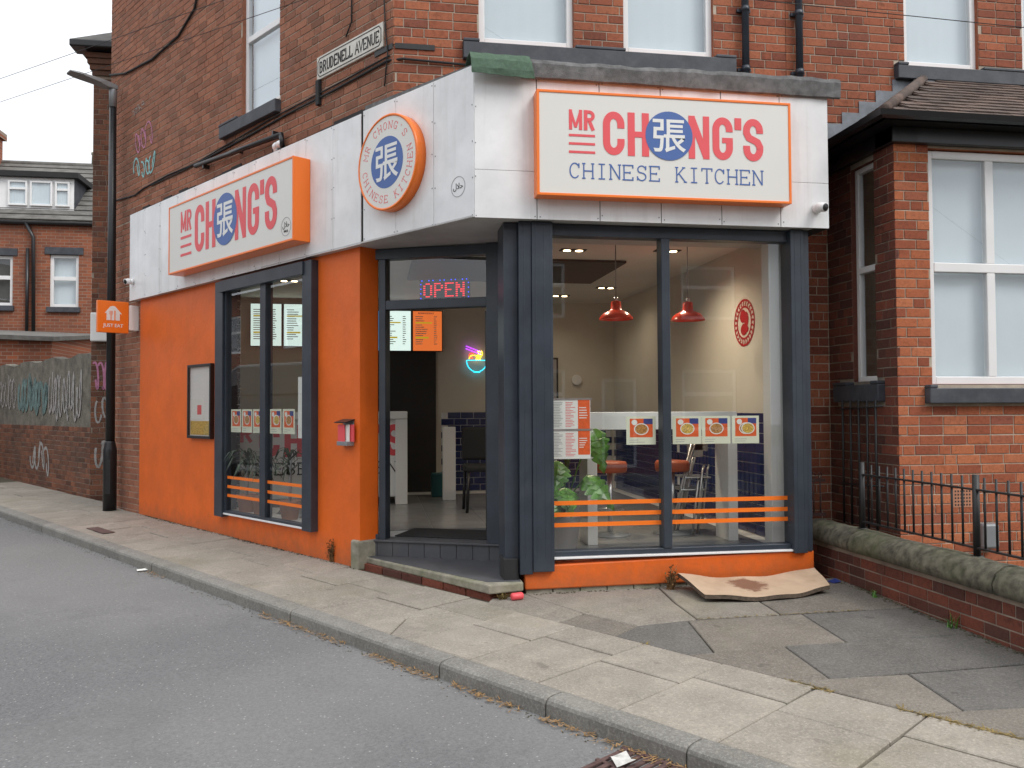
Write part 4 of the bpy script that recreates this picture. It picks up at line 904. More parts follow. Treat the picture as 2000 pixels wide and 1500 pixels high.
b = MB(); b.tube([FF(-16, -0.08, 6.72), FF(-6, -0.08, 6.72)], 0.07, 8); b.tube([FF(-10.25, -0.1, 6.7), FF(-10.05, -0.1, 6.3), FF(-10.02, -0.1, 3.4)], 0.05, 8); b.tube([FF(-10.2, -0.08, 6.0), FF(-10.2, -0.08, 3.4)], 0.045, 8); b.build('gutter_and_downpipe', 'black', FH)
b = MB(); b.add([FF(-16, -0.15, 6.75), FF(-6, -0.15, 6.75), FF(-6, 2.6, 9.05), FF(-16, 2.6, 9.05)], [(0, 1, 2, 3)]); broof2 = b.build('house_roof', 'slate_roof', FH)
for rI in range(12):
    t_ = rI / 12; p = [FF(u, -0.15 + 2.75 * t_ - 0.01, 6.76 + 2.3 * t_ + 0.03) for u in (-16, -6)]; q = [FF(u, -0.15 + 2.75 * (t_ + 0.075), 6.77 + 2.3 * (t_ + 0.075)) for u in (-16, -6)]
    b = MB(); b.prism([p[0], p[1], q[1], q[0]], [x_ + Vector((0, 0, 0.02)) for x_ in (p[0], p[1], q[1], q[0])]); b.build('slate_course', 'slate_roof', broof2)
b = MB(); b.tube([FF(-16, 2.6, 9.06), FF(-6, 2.6, 9.06)], 0.09, 8); b.build('roof_ridge', 'slate_roof', FH)
DMR = MB(); DMR.box(FF, -14, -9.15, 0.3, 2.6, 6.9, 8.05); dm = DMR.build('dormer', 'upvc', FH)
b = MB(); b.box(FF, -14, -9.0, 0.15, 2.6, 8.05, 8.2); b.build('dormer_roof', 'black_matt', dm); b = MB(); b.box(FF, -9.15, -9.13, 0.3, 2.6, 7.0, 8.05); b.build('dormer_cheek', 'slate_paint', dm)
for a, c, z0, z1 in ((-10.85, -10.35, 7.25, 7.95), (-10.28, -9.7, 7.25, 7.95), (-9.63, -9.25, 7.25, 7.95)):
    upvc_window(dm, FF, a, c, z0, z1, 0.23, (7.72,) if c - a < 0.55 else (), (), 'window_backing', 0.05, 'glass_up', 0.06)
b = MB(); b.box(FF, -13.6, -11.95, 1.6, 2.6, 7.6, 9.75); b.box(FF, -13.7, -11.87, 1.5, 2.7, 9.75, 9.95); b.build('chimney_stack', 'far_brick', FH); b = MB(); b.lathe(FF(-9.33, 2.6, 9.1), [(0.09, 0), (0.08, 0.3), (0.1, 0.32), (0.1, 0.38)], 10); b.build('chimney_pot', 'stone_step', FH)
b = MB(); b.prism([FF(-14, -4.2, 0), FF(-8.1, -4.2, 0), FF(-8.1, 0, 0), FF(-14, 0, 0)], [FF(-14, -4.2, 3.35), FF(-8.1, -4.2, 3.15), FF(-8.1, 0, 3.55), FF(-14, 0, 3.75)]); b.build('lean_to', 'far_brick', FH)
b = MB(); b.prism([FF(-14.1, -4.35, 3.33), FF(-8.0, -4.35, 3.13), FF(-8.0, 0, 3.56), FF(-14.1, 0, 3.76)], [FF(-14.1, -4.35, 3.43), FF(-8.0, -4.35, 3.23), FF(-8.0, 0, 3.66), FF(-14.1, 0, 3.86)]); b.build('lean_to_roof', 'slate_roof', FH)
# terrace across the road (seen only as reflections in the glass)
OP = thing('opposite_terrace', (3, -15, 0), 'brick terrace across the road mirrored in the shop glass', 'building')
OF = Frame((0, -15, 0), (-1, 0, 0), (0, -1, 0))
oh = [(-6.3, -5.3, -0.1, 2.35), (-9.2, -7.6, 0.9, 2.6), (-4.3, -2.6, 0.9, 2.6), (-4.3, -2.8, 4.0, 5.5), (-9.2, -7.6, 4.0, 5.5), (0.5, 1.5, -0.1, 2.35), (2.5, 4.2, 0.9, 2.6)]
sheet(OF, 0, (-10.2, 7, -0.3, 6.2), oh, 0.12).build('terrace_wall', ['far_brick', 'far_brick'], OP)
for i, h in enumerate(oh):
    upvc_window(OP, OF, *h, 0.05, (h[2] + (h[3] - h[2]) * 0.6,), (), 'dark_room', 0.09, 'glass_up', 0.2)
b = MB(); b.add([OF(-10.2, -0.3, 6.2), OF(7, -0.3, 6.2), OF(7, 3, 8.4), OF(-10.2, 3, 8.4)], [(0, 1, 2, 3)]); b.build('terrace_roof', 'slate_roof', OP)

AT = thing('avenue_terrace', KP(22, -12, -0.1), 'brick terrace across the avenue mirrored in the side window', 'building')
AF = Frame(KP(10, -12, 0), SD, -NIN); ah = [(3 + 5 * i, 4.6 + 5 * i, z0, z0 + 1.6) for i in range(5) for z0 in (1.0, 4.0)]
sheet(AF, 0, (0, 28, -0.3, 6.5), ah, 0.12).build('terrace_wall', ['far_brick', 'far_brick'], AT)
for h in ah: upvc_window(AT, AF, *h, 0.05, (h[2] + 0.9,), (), 'dark_room', 0.09, 'glass_up', 0.2)
b = MB(); b.add([AF(0, -0.3, 6.5), AF(28, -0.3, 6.5), AF(28, 3, 8.6), AF(0, 3, 8.6)], [(0, 1, 2, 3)]); b.build('terrace_roof', 'slate_roof', AT)
VN = thing('parked_van', KP(12.3, -5.6, -0.1), 'grey panel van parked across the avenue, mirrored in the side window', 'van')
VF = Frame(KP(9.3, -4.6, -0.105), SD, -NIN); side = [(0.0, 0.35), (0.0, 2.45), (0.12, 2.62), (4.2, 2.68), (4.6, 2.55), (5.15, 1.55), (5.85, 1.25), (5.95, 0.9), (5.95, 0.35)]
b = MB(); b.prism([VF(u, 0, z) for u, z in side], [VF(u, 1.95, z) for u, z in side]); b.build('body', 'grey_metal', VN, 0.06)
b = MB(); b.prism([VF(u, -0.004, z) for u, z in ((4.15, 1.5), (4.15, 2.2), (4.55, 2.2), (4.95, 1.5))], [VF(u, -0.008, z) for u, z in ((4.15, 1.5), (4.15, 2.2), (4.55, 2.2), (4.95, 1.5))]); b.build('cab_window', 'black', VN)
for zz in (1.2, 1.95): b = MB(); b.box(VF, 0.1, 4.0, -0.008, -0.002, zz, zz + 0.03); b.build('side_moulding', 'black_matt', VN)
for u in (1.1, 4.9):
    for v in (0.02, 1.75): b = MB(); b.lathe(VF(u, v, 0.36), [(0.2, -0.01), (0.35, 0.0), (0.36, 0.05), (0.36, 0.17), (0.3, 0.19)], 24, -NIN); b.build('wheel', 'black_matt', VN)
# ------------------------------------------------------------------ lettering drawn as cut strokes
def heavy(ch, w, h, t):
    """centre-line strokes of a heavy condensed capital in a w x h box, list of (points, width)"""
    rx = (w - t) / 2; ry = min(rx * 1.25, h * 0.28); cx = w / 2; top = h - t / 2; bot = t / 2; l = t / 2; r_ = w - t / 2
    if ch == 'C': return [([(r_, h * 0.62)] + arc(cx, top - ry, rx, ry, 0, 180, 14) + arc(cx, bot + ry, rx, ry, 180, 360, 14) + [(r_, h * 0.38)], t)]
    if ch == 'G': return [([(r_, h * 0.66)] + arc(cx, top - ry, rx, ry, 0, 180, 14) + arc(cx, bot + ry, rx, ry, 180, 360, 14) + [(r_, h * 0.5)], t), ([(cx * 0.95, h * 0.46), (w, h * 0.46)], t * 0.75)]
    if ch == 'O': return [(arc(cx, top - ry, rx, ry, 0, 180, 14) + arc(cx, bot + ry, rx, ry, 180, 360, 14), t)]
    if ch == 'H': return [([(l, 0), (l, h)], t), ([(r_, 0), (r_, h)], t), ([(l, h / 2), (r_, h / 2)], t * 0.8)]
    if ch == 'N': return [([(l, 0), (l, h)], t * 0.92), ([(r_, 0), (r_, h)], t * 0.92), ([(l, h - t * 0.3), (r_, t * 0.3)], t * 0.95)]
    if ch == 'M': return [([(l, 0), (l, h)], t * 0.9), ([(r_, 0), (r_, h)], t * 0.9), ([(l, h - t * 0.3), (cx, h * 0.12)], t * 0.7), ([(r_, h - t * 0.3), (cx, h * 0.12)], t * 0.7)]
    if ch == 'R': return [([(l, 0), (l, h)], t), ([(l, h - t / 2), (cx, h - t / 2)] + arc(cx, h * 0.72, rx, h * 0.28 - t / 2, 90, -90, 10) + [(l, h * 0.44 + t / 2)], t * 0.9), ([(cx, h * 0.46), (r_, 0)], t)]
    if ch == 'S': return [([(r_, h * 0.66), (r_, top - ry)] + arc(cx, top - ry, rx, ry, 0, 180, 12) + [(l, h * 0.66), (l + rx * 0.35, h * 0.55), (r_ - rx * 0.35, h * 0.45), (r_, h * 0.34)] + [(r_, bot + ry)] + arc(cx, bot + ry, rx, ry, 0, -180, 12) + [(l, h * 0.36)], t)]
    if ch == "'": return [([(l, h), (l, h * 0.72)], t)]
    return []
def serif(ch, w, h):
    s = w * 0.13; l, r_, c = w * 0.14, w * 0.86, w / 2; q = []
    def sf(x, y): q.append([(x - s, y), (x + s, y)])
    if ch == 'H': q += [[(l, 0), (l, h)], [(r_, 0), (r_, h)], [(l, h / 2), (r_, h / 2)]]; [sf(x, y) for x in (l, r_) for y in (0, h)]
    elif ch == 'I': q += [[(c, 0), (c, h)], [(c - 2 * s, 0), (c + 2 * s, 0)], [(c - 2 * s, h), (c + 2 * s, h)]]
    elif ch == 'N': q += [[(l, 0), (l, h)], [(l, h), (r_, 0)], [(r_, 0), (r_, h)]]; sf(l, 0); sf(r_, h); q += [[(l - s, h), (l, h)]]
    elif ch == 'E': q += [[(l, 0), (l, h)], [(l - s, h), (r_, h), (r_, h * 0.8)], [(l - s, 0), (r_, 0), (r_, h * 0.2)], [(l, h / 2), (c + s, h / 2)], [(c + s, h * 0.42), (c + s, h * 0.58)]]
    elif ch == 'K': q += [[(l, 0), (l, h)], [(l, h * 0.42), (r_ - s, h)], [(l + w * 0.2, h * 0.56), (r_, 0)]]; [sf(l, y) for y in (0, h)]; sf(r_ - s, h); sf(r_, 0)
    elif ch == 'T': q += [[(c, 0), (c, h)], [(l - s / 2, h * 0.8), (l - s / 2, h), (r_ + s / 2, h), (r_ + s / 2, h * 0.8)]]; sf(c, 0)
    elif ch == 'C': q += [arc(c, h / 2, w * 0.38, h / 2, 40, 320, 16), [(r_ - s * 0.2, h * 0.68), (r_ - s * 0.2, h)]]
    elif ch == 'G': q += [arc(c, h / 2, w * 0.38, h / 2, 40, 330, 16), [(r_ - s * 0.2, h * 0.7), (r_ - s * 0.2, h)], [(c, h * 0.42), (r_ + s * 0.6, h * 0.42)], [(r_ - s * 0.4, h * 0.42), (r_ - s * 0.4, 0)]]
    elif ch == 'O': q += [arc(c, h / 2, w * 0.38, h / 2, 0, 360, 20)]
    elif ch == 'S': q += [[(r_ - s * 0.3, h * 0.72)] + arc(c, h * 0.75, w * 0.32, h * 0.25, 20, 230, 10) + arc(c, h * 0.25, w * 0.34, h * 0.26, 70, -160, 10), [(r_ - s * 0.2, h * 0.74), (r_ - s * 0.2, h)], [(l + s * 0.1, 0), (l + s * 0.1, h * 0.28)]]
    elif ch == 'M': q += [[(l - s * 0.4, 0), (l - s * 0.4, h), (c, h * 0.35), (r_ + s * 0.4, h), (r_ + s * 0.4, 0)]]; sf(l - s * 0.4, 0); sf(r_ + s * 0.4, 0)
    elif ch == 'R': q += [[(l, 0), (l, h), (c, h)] + arc(c, h * 0.76, w * 0.28, h * 0.24, 90, -90, 8) + [(l, h * 0.52)], [(c, h * 0.52), (r_, 0), (r_ + s, 0)]]; sf(l, 0); q += [[(l - s, h), (l, h)]]
    elif ch == 'B': q += [[(l, 0), (l, h), (c, h)] + arc(c, h * 0.77, w * 0.25, h * 0.23, 90, -90, 8) + [(l, h * 0.54)], [(c, h * 0.54)] + arc(c, h * 0.27, w * 0.32, h * 0.27, 90, -90, 8) + [(l, 0)]]; q += [[(l - s, h), (l, h)], [(l - s, 0), (l, 0)]]
    elif ch == 'D': q += [[(l, 0), (l, h), (c - s, h)] + arc(c - s, h / 2, w * 0.44, h / 2, 90, -90, 10) + [(l - s, 0)]]; q += [[(l - s, h), (l, h)]]
    elif ch == 'L': q += [[(l, h), (l, 0), (r_, 0), (r_, h * 0.22)]]; sf(l, h); q += [[(l - s, 0), (l, 0)]]
    elif ch == 'U': q += [[(l, h), (l, h * 0.3)] + arc(c, h * 0.3, w * 0.36, h * 0.3, 180, 360, 10) + [(r_, h)]]; sf(l, h); sf(r_, h)
    elif ch == 'A': q += [[(l - s, 0), (c, h), (r_ + s, 0)], [(l + s * 0.6, h * 0.33), (r_ - s * 0.6, h * 0.33)]]; sf(l - s, 0); sf(r_ + s, 0)
    elif ch == 'V': q += [[(l - s, h), (c, 0), (r_ + s, h)]]; sf(l - s, h); sf(r_ + s, h)
    elif ch == "'": q += [[(c, h), (c - s * 0.3, h * 0.75)]]
    return q
def typed(name, body, fr, u0, u1, z0, h, v, wd, mat, parent, fill=0.92):
    cw = (u1 - u0) / len(body); k = 0
    for i, ch in enumerate(body):
        b = MB()
        for st_ in serif(ch, cw * fill, h):
            ribbon(b, fr, [(u0 + i * cw + x, z0 + z) for x, z in st_], wd, v - 0.00012 * (k % 7), 0.0012); k += 1
        if b.v: b.build('letter', mat, parent)
def logo(parent, fr, u0, z0, W, Hh, v):
    """MR / bars / CH(disc)NG'S laid out on a W wide, Hh tall field"""
    s = W / 1.705; k = 0
    def put(ch, a, c, zz, hh, t):
        nonlocal k
        b = MB()
        for pts, wd in heavy(ch, c - a, hh, t):
            ribbon(b, fr, [(u0 + a + x, z0 + zz + z) for x, z in pts], wd, v - 0.0002 * (k % 6), 0.0015); k += 1
        b.build('letter', 'sign_red', parent)
    put('M', 0.0, 0.115 * s, Hh * 0.54, Hh * 0.46, 0.030 * s); put('R', 0.128 * s, 0.222 * s, Hh * 0.54, Hh * 0.46, 0.030 * s)
    for i in range(3): b = MB(); ribbon(b, fr, [(u0, z0 + Hh * (0.035 + 0.19 * i)), (u0 + 0.222 * s, z0 + Hh * (0.035 + 0.19 * i))], Hh * 0.055, v, 0.0015); b.build('red_bar', 'sign_red', parent)
    t = 0.061 * s
    for ch, a, c in (('C', 0.29, 0.475), ('H', 0.503, 0.687), ('N', 1.033, 1.222), ('G', 1.248, 1.430), ("'", 1.447, 1.51), ('S', 1.524, 1.705)): put(ch, a * s, c * s, 0, Hh, t)
    b = MB(); disc(b, fr, u0 + 0.863 * s, z0 + Hh * 0.5, 0.207 * s, max(0.207 * s, Hh * 0.53), v - 0.0022, 0.0015, 40); b.build('blue_disc', 'sign_blue', parent)
    hz(parent, fr, u0 + 0.863 * s, z0 + Hh * 0.5, 0.27 * s, v - 0.0045)
def hz(parent, fr, uc, zc, h, v):
    return text('character', '\u5f35', fr, uc - 0.515 * h / 0.875 * 1.0, zc - 0.355 * h / 0.875, h * 0.70 / 0.875, v, 'sign_white', parent, bold=0.012, ext=0.001)
def halal(parent, fr, uc, zc, r_, v, latin):
    b = MB(); ribbon(b, fr, arc(uc, zc, r_, r_, 0, 354, 30), r_ * 0.07, v, 0.001, closed=True); b.build('ring', 'print_grey', parent)
    text('arabic_word', '\uFEDD\uFEFC\uFEA3', fr, uc - r_ * 0.74, zc - r_ * (0.05 if latin else 0.22), r_ * 0.58, v, 'black_matt', parent, xs=0.95)
    if latin: text('latin_word', 'HALAL', fr, uc, zc - r_ * 0.6, r_ * 0.26, v, 'black_matt', parent, 'CENTER', 0.8, 0.01)
def signbox(name, label, fr, u0, u1, z0, z1, v0, v1):
    T_ = thing(name, fr((u0 + u1) / 2, v1, z0), label, 'sign')
    b = MB(); fwd = 0.022
    b.box(fr, u0, u1, v0 + 0.012, v1, z0, z1); b.build('sign_case', 'orange_gloss', T_, 0.006)
    b = MB(); b.box(fr, u0, u0 + fwd, v0, v0 + 0.012, z0, z1); b.box(fr, u1 - fwd, u1, v0, v0 + 0.012, z0, z1); b.box(fr, u0 + fwd, u1 - fwd, v0, v0 + 0.012, z0, z0 + fwd); b.box(fr, u0 + fwd, u1 - fwd, v0, v0 + 0.012, z1 - fwd, z1)
    b.build('sign_rim', 'orange_gloss', T_, 0.003)
    b = MB(); b.box(fr, u0 + fwd, u1 - fwd, v0 + 0.006, v0 + 0.0118, z0 + fwd, z1 - fwd); b.build('sign_face', 'cream', T_)
    return T_, v0 + 0.006
SGF, vf = signbox('shop_sign', 'large orange framed cream sign with two lines of lettering above the street window', F, 0.50, 2.73, 3.30, 4.175, -0.14, -0.001)
logo(SGF, F, 0.77, 3.655, 1.705, 0.365, vf - 0.001)
typed('subtitle', 'CHINESE KITCHEN', F, 0.765, 2.485, 3.452, 0.122, vf - 0.001, 0.0105, 'sign_blue', SGF)
SGS, vs_ = signbox('shop_sign', 'large orange framed cream sign with red lettering on the avenue side', S, -4.0, -0.92, 3.275, 4.14, -0.2, -0.001)
logo(SGS, S, -3.64, 3.455, 2.385, 0.565, vs_ - 0.001)
halal(SGS, S, -1.07, 3.435, 0.095, vs_ - 0.001, True)
RS = thing('round_sign', CF(0.52, 0, 3.35), 'round orange rimmed cream sign with a blue centre on the corner fascia', 'sign')
uc, zc, RR = 0.52, 3.785, 0.435
b = MB(); b.lathe(CF(uc, 0.0, zc), [(RR, 0.0005), (RR, 0.10), (RR - 0.004, 0.104), (RR - 0.02, 0.104), (RR - 0.022, 0.094)], 56, -CF.v); b.build('sign_case', 'orange_gloss', RS)
b = MB(); disc(b, CF, uc, zc, RR - 0.02, RR - 0.02, -0.094, 0.004, 56); b.build('sign_face', 'cream', RS)
b = MB(); disc(b, CF, uc, zc, 0.235, 0.235, -0.098, 0.0015, 44); b.build('blue_disc', 'sign_blue', RS); hz(RS, CF, uc, zc, 0.31, -0.1005)
k = 0
for body, a0, a1, rad, flip in (("MR CHONG'S", 162, 40, 0.335, 1), ('CHINESE KITCHEN', 190, 372, 0.335, -1)):
    for i, ch in enumerate(body):
        a = a0 + (a1 - a0) * i / (len(body) - 1); h = 0.066; w_ = 0.062; b = MB()
        for st_ in serif(ch, w_, h):
            pts = []
            for x, z in st_:
                if flip > 0: an = R(a) - (x - w_ / 2) / rad; rr = rad - h / 2 + z
                else: an = R(a) + (x - w_ / 2) / rad; rr = rad + h / 2 - z
                pts.append((uc + rr * math.cos(an), zc + rr * math.sin(an)))
            ribbon(b, CF, pts, 0.0055, -0.0982 - 0.0001 * (k % 6), 0.001); k += 1
        if b.v: b.build('letter', 'sign_red', RS)
HL = thing('halal_sticker', CF(1.38, 0, 3.36), 'small round printed mark on the white corner fascia panel', 'sticker'); halal(HL, CF, 1.37, 3.42, 0.085, -0.0012, False)
# street name plate
SN = thing('street_name_plate', S(-0.34, 0.1, 4.99), 'old white cast street name plate with black letters on the brick', 'street sign')
b = MB(); b.box(S, -0.93, 0.235, 0.078, 0.0995, 4.985, 5.225); b.build('plate', 'plate_white', SN, 0.006)
b = MB(); ribbon(b, S, [(-0.87, 5.01), (0.17, 5.01), (0.205, 5.045), (0.205, 5.165), (0.17, 5.20), (-0.87, 5.20), (-0.905, 5.165), (-0.905, 5.045)], 0.008, 0.0775, 0.0025, closed=True); b.build('border_line', 'black_matt', SN)
typed('street_name', 'BRUDENELL', S, -0.875, -0.26, 5.05, 0.105, 0.0775, 0.017, 'black_matt', SN, 0.9); typed('street_name', 'AVENUE', S, -0.225, 0.185, 5.05, 0.105, 0.0775, 0.014, 'black_matt', SN, 0.9)
# projecting delivery sign
JE = thing('projecting_sign', S(-5.8, 0.1, 2.66), 'square orange projecting sign with a white house mark beside the lamp post', 'sign')
JF = Frame(S(-5.8, -0.46, 0), NIN, SD)
b = MB(); b.box(JF, 0.0, 0.425, -0.03, 0.03, 2.655, 3.105); b.build('sign_panel', 'orange_gloss', JE, 0.006); b = MB(); b.box(JF, 0.43, 0.56, -0.05, 0.05, 2.70, 3.06); b.build('mounting_box', 'white_lam', JE, 0.006)
b = MB(); pts = [(0.12, 2.83), (0.12, 2.93), (0.095, 2.93), (0.17, 3.025), (0.205, 3.035), (0.235, 3.03), (0.33, 2.925), (0.30, 2.925), (0.30, 2.83)]
b.prism([JF(x, -0.0305, z) for x, z in pts], [JF(x, -0.032, z) for x, z in pts]); b.build('house_mark', 'sign_white', JE)
b = MB()
for x in (0.165, 0.18, 0.195): b.box(JF, x - 0.004, x + 0.004, -0.0335, -0.0322, 2.91, 2.965)
b.box(JF, 0.174, 0.186, -0.0335, -0.0322, 2.83, 2.91); b.box(JF, 0.225, 0.24, -0.0335, -0.0322, 2.83, 2.97); b.build('cutlery_mark', 'orange_gloss', JE)
text('name', 'JUST EAT', JF, 0.2125, 2.735, 0.047, -0.0305, 'sign_white', JE, 'CENTER', 0.98, 0.02)
# menu case, leaflet holder, cameras, floodlight
MC = thing('menu_case', S(-3.6, 0.08, 1.19), 'black framed wall menu case on the orange wall', 'menu case')
b = MB(); u0, u1, z0, z1 = -3.95, -3.28, 1.195, 2.13
b.box(S, u0, u0 + 0.035, 0.03, 0.084, z0, z1); b.box(S, u1 - 0.035, u1, 0.03, 0.084, z0, z1); b.box(S, u0 + 0.035, u1 - 0.035, 0.03, 0.084, z0, z0 + 0.035); b.box(S, u0 + 0.035, u1 - 0.035, 0.03, 0.084, z1 - 0.035, z1); b.build('case_frame', 'black', MC, 0.004)
b = MB(); b.box(S, u0 + 0.035, u1 - 0.035, 0.06, 0.08, z0 + 0.035, z1 - 0.035); b.build('backboard', 'white_lam', MC)
b = MB(); b.box(S, u0 + 0.05, u1 - 0.05, 0.057, 0.0598, z0 + 0.045, z0 + 0.22); b.build('food_print', 'print_food2', MC); b = MB(); b.box(S, u0 + 0.05, u1 - 0.2, 0.057, 0.0598, z0 + 0.24, z0 + 0.5); b.build('menu_page', 'paper', MC); b = MB(); b.box(S, u0 + 0.25, u1 - 0.3, 0.0555, 0.0568, z0 + 0.3, z0 + 0.42); b.build('menu_heading', 'sign_red', MC)
b = MB(); b.quad(S(u0 + 0.035, 0.04, z0 + 0.035), S(u1 - 0.035, 0.04, z0 + 0.035), S(u1 - 0.035, 0.04, z1 - 0.035), S(u0 + 0.035, 0.04, z1 - 0.035)); b.build('case_glass', 'glass', MC)
LB = thing('leaflet_holder', S(-0.33, 0.08, 1.2), 'small leaflet box with red menus on the orange pillar', 'leaflet holder')
b = MB(); b.box(S, -0.43, -0.25, 0.0, 0.084, 1.20, 1.24); b.box(S, -0.43, -0.25, 0.078, 0.084, 1.24, 1.44); b.build('holder', 'grey_metal', LB, 0.003)
b = MB(); b.prism([S(-0.44, -0.02, 1.42), S(-0.24, -0.02, 1.42), S(-0.24, 0.084, 1.45), S(-0.44, 0.084, 1.45)], [S(-0.44, -0.02, 1.43), S(-0.24, -0.02, 1.43), S(-0.24, 0.084, 1.46), S(-0.44, 0.084, 1.46)]); b.build('lid', 'black', LB)
for i, mt in enumerate(('sign_red', 'paper', 'sign_red')): box('leaflet', mt, LB, S, -0.42 + 0.05 * i, -0.31 + 0.05 * i, 0.008 + 0.02 * i, 0.02 + 0.02 * i, 1.24, 1.405, 0.001)
for loc, d, lab in ((S(-5.70, -0.01, 3.40), Vector((-0.6, -0.75, -0.25)), 'white dome security camera at the far end of the avenue fascia'), (F(3.03, -0.01, 3.30), Vector((0.35, -0.9, -0.2)), 'white security camera on the street front fascia corner')):
    CC = thing('security_camera', loc, lab, 'camera', 'security cameras on the fascia'); d.normalize()
    b = MB(); b.lathe(loc, [(0.045, 0.0), (0.045, 0.02), (0.022, 0.04), (0.022, 0.05)], 16, (F.v if abs(loc.y) < 0.5 else S.v) * -1); b.build('mount', 'upvc', CC)
    c0 = loc + ((F.v if abs(loc.y) < 0.5 else S.v) * -0.055); b = MB(); b.lathe(c0 - d * 0.035, [(0.025, 0), (0.035, 0.008), (0.04, 0.025), (0.04, 0.095)], 18, d); b.build('camera_body', 'upvc', CC)
    b = MB(); b.lathe(c0 + d * 0.0605, [(0.034, 0), (0.028, 0.006)], 18, d); b.build('lens', 'black', CC)
FLD = thing('small_floodlight', S(-1.62, 0.0, 4.40), 'small white light fitting on top of the avenue fascia', 'light fitting')
b = MB(); b.lathe(S(-1.68, 0.03, 4.39), [(0.03, 0), (0.03, 0.05)], 12); b.lathe(S(-1.68, 0.03, 4.45), [(0.045, -0.03), (0.05, 0.0), (0.03, 0.04)], 12, S.u * -0.8 + Vector((0, 0, 0.3))); b.lathe(S(-1.60, 0.03, 4.46), [(0.04, -0.03), (0.045, 0.0), (0.03, 0.04)], 12, S.u * 0.8 + Vector((0, 0, 0.3))); b.build('lamp_heads', 'upvc', FLD)
# ------------------------------------------------------------------ street lamp, wires
LP = KP(7.92, -0.106); LMP = thing('street_lamp', LP, 'black street lamp post with a flat grey LED head by the side wall', 'street lamp')
b = MB(); b.lathe(LP, [(0.094, 0), (0.094, 0.88), (0.09, 0.92), (0.07, 1.0), (0.068, 1.02)], 20); b.build('base', 'black', LMP)
b = MB(); b.lathe(LP, [(0.066, 1.0), (0.058, 4.0), (0.05, 6.02)], 16); b.build('pole', 'black', LMP); box('access_door', 'black_matt', LMP, Frame(LP, (1, 0, 0), (0, 1, 0)), -0.035, 0.035, -0.098, -0.09, 0.25, 0.75, 0.003)
b = MB(); b.lathe(LP, [(0.056, 6.0), (0.056, 6.25), (0.045, 6.3)], 16); b.build('spigot', 'grey_metal', LMP)
LFm = Frame(LP, -NIN, SD); b = MB(); sec = [(-0.06, 0.05, 6.27, 6.34), (0.1, 0.07, 6.27, 6.37), (0.22, 0.1, 6.30, 6.37), (0.5, 0.13, 6.34, 6.38), (0.62, 0.1, 6.355, 6.38)]; pts = []
for u, hw, za, zb in sec: pts += [LFm(u, -hw, za), LFm(u, hw, za), LFm(u, hw * 0.7, zb), LFm(u, -hw * 0.7, zb)]
b.add(pts, [(i * 4 + k, i * 4 + (k + 1) % 4, i * 4 + 4 + (k + 1) % 4, i * 4 + 4 + k) for i in range(4) for k in range(4)] + [(0, 1, 2, 3), (16, 17, 18, 19)]); b.build('lamp_head', 'grey_metal', LMP, 0.01)
for a, c, lab in (
    ((-15.78, 17.71, 8.44), (3.07, -4.89, 4.38), 'upper thin overhead wire crossing the brick side wall'),
    ((-15.78, 17.72, 7.9), (3.82, -4.39, 4.81), 'lower thin overhead wire crossing the brick side wall'),
    ((-0.6, 1.0, 5.75), (9.8, -4.22, 2.77), 'thin overhead wire crossing the neighbouring upper window')):
    p, q = Vector(a), Vector(c); b = MB(); b.tube([p.lerp(q, k / 12) + Vector((0, 0, -0.04 * math.sin(math.pi * k / 12))) for k in range(13)], 0.0035, 5); tag(b.build('overhead_wire', 'black_matt'), lab, 'wire', 'overhead wires')
# ------------------------------------------------------------------ shop interior
FZ, CZ = 0.282, 3.22
room = [(-0.86, 1.74), (0.46, 1.12), (0.44, 0.30), (2.98, 0.30), (2.98, 6.2), (-4.0, 6.2)]
b = MB(); b.prism([Vector((x, y, 0.2)) for x, y in room], [Vector((x, y, FZ - 0.006)) for x, y in room]); flr = struct(b.build('shop_floor', 'grout'))
def inpoly(x, y, P):
    r_ = False
    for i in range(len(P)):
        (a, c), (d, e_) = P[i - 1], P[i]
        if (c > y) != (e_ > y) and x < (d - a) * (y - c) / (e_ - c) + a: r_ = not r_
    return r_
ti = MB(); ti.box(Frame((0, 0, 0), (1, 0, 0), (0, 1, 0)), -0.298, 0.298, -0.298, 0.298, -0.004, 0.004); to = ti.build('floor_tile_source', 'floor_tile'); tim = to.data; bpy.data.objects.remove(to)
for i in range(-8, 6):
    for k in range(0, 11):
        x, y = i * 0.6 + 0.1, 0.62 + k * 0.6
        if all(inpoly(x + a, y + c, room) for a in (-0.25, 0.25) for c in (-0.25, 0.25)):
            o = bpy.data.objects.new('floor_tile', tim); COL.objects.link(o); o.parent = flr; o.location = (x, y, FZ - 0.004)
b = MB(); cp = [(x, y) for x, y in room]; b.prism([Vector((x, y, CZ)) for x, y in cp], [Vector((x, y, CZ + 0.08)) for x, y in cp]); struct(b.build('shop_ceiling', 'ceiling'))
b = MB(); b.prism([Vector((x, y, CZ - 0.03)) for x, y in ((-0.4, 2.3), (2.0, 2.3), (2.0, 3.9), (-0.4, 3.9))], [Vector((x, y, CZ - 0.001)) for x, y in ((-0.4, 2.3), (2.0, 2.3), (2.0, 3.9), (-0.4, 3.9))]); struct(b.build('ceiling_panel', 'dark_wood'))
b = MB(); b.quad(*[Vector(p) for p in ((-4.0, 6.18, 0.2), (2.98, 6.18, 0.2), (2.98, 6.18, CZ), (-4.0, 6.18, CZ))]); bw = struct(b.build('shop_back_wall', 'wall_cream'))
b = MB(); b.quad(*[Vector(p) for p in ((2.97, 0.3, 0.2), (2.97, 6.2, 0.2), (2.97, 6.2, CZ), (2.97, 0.3, CZ))]); rwall = struct(b.build('shop_right_wall', 'wall_cream'))
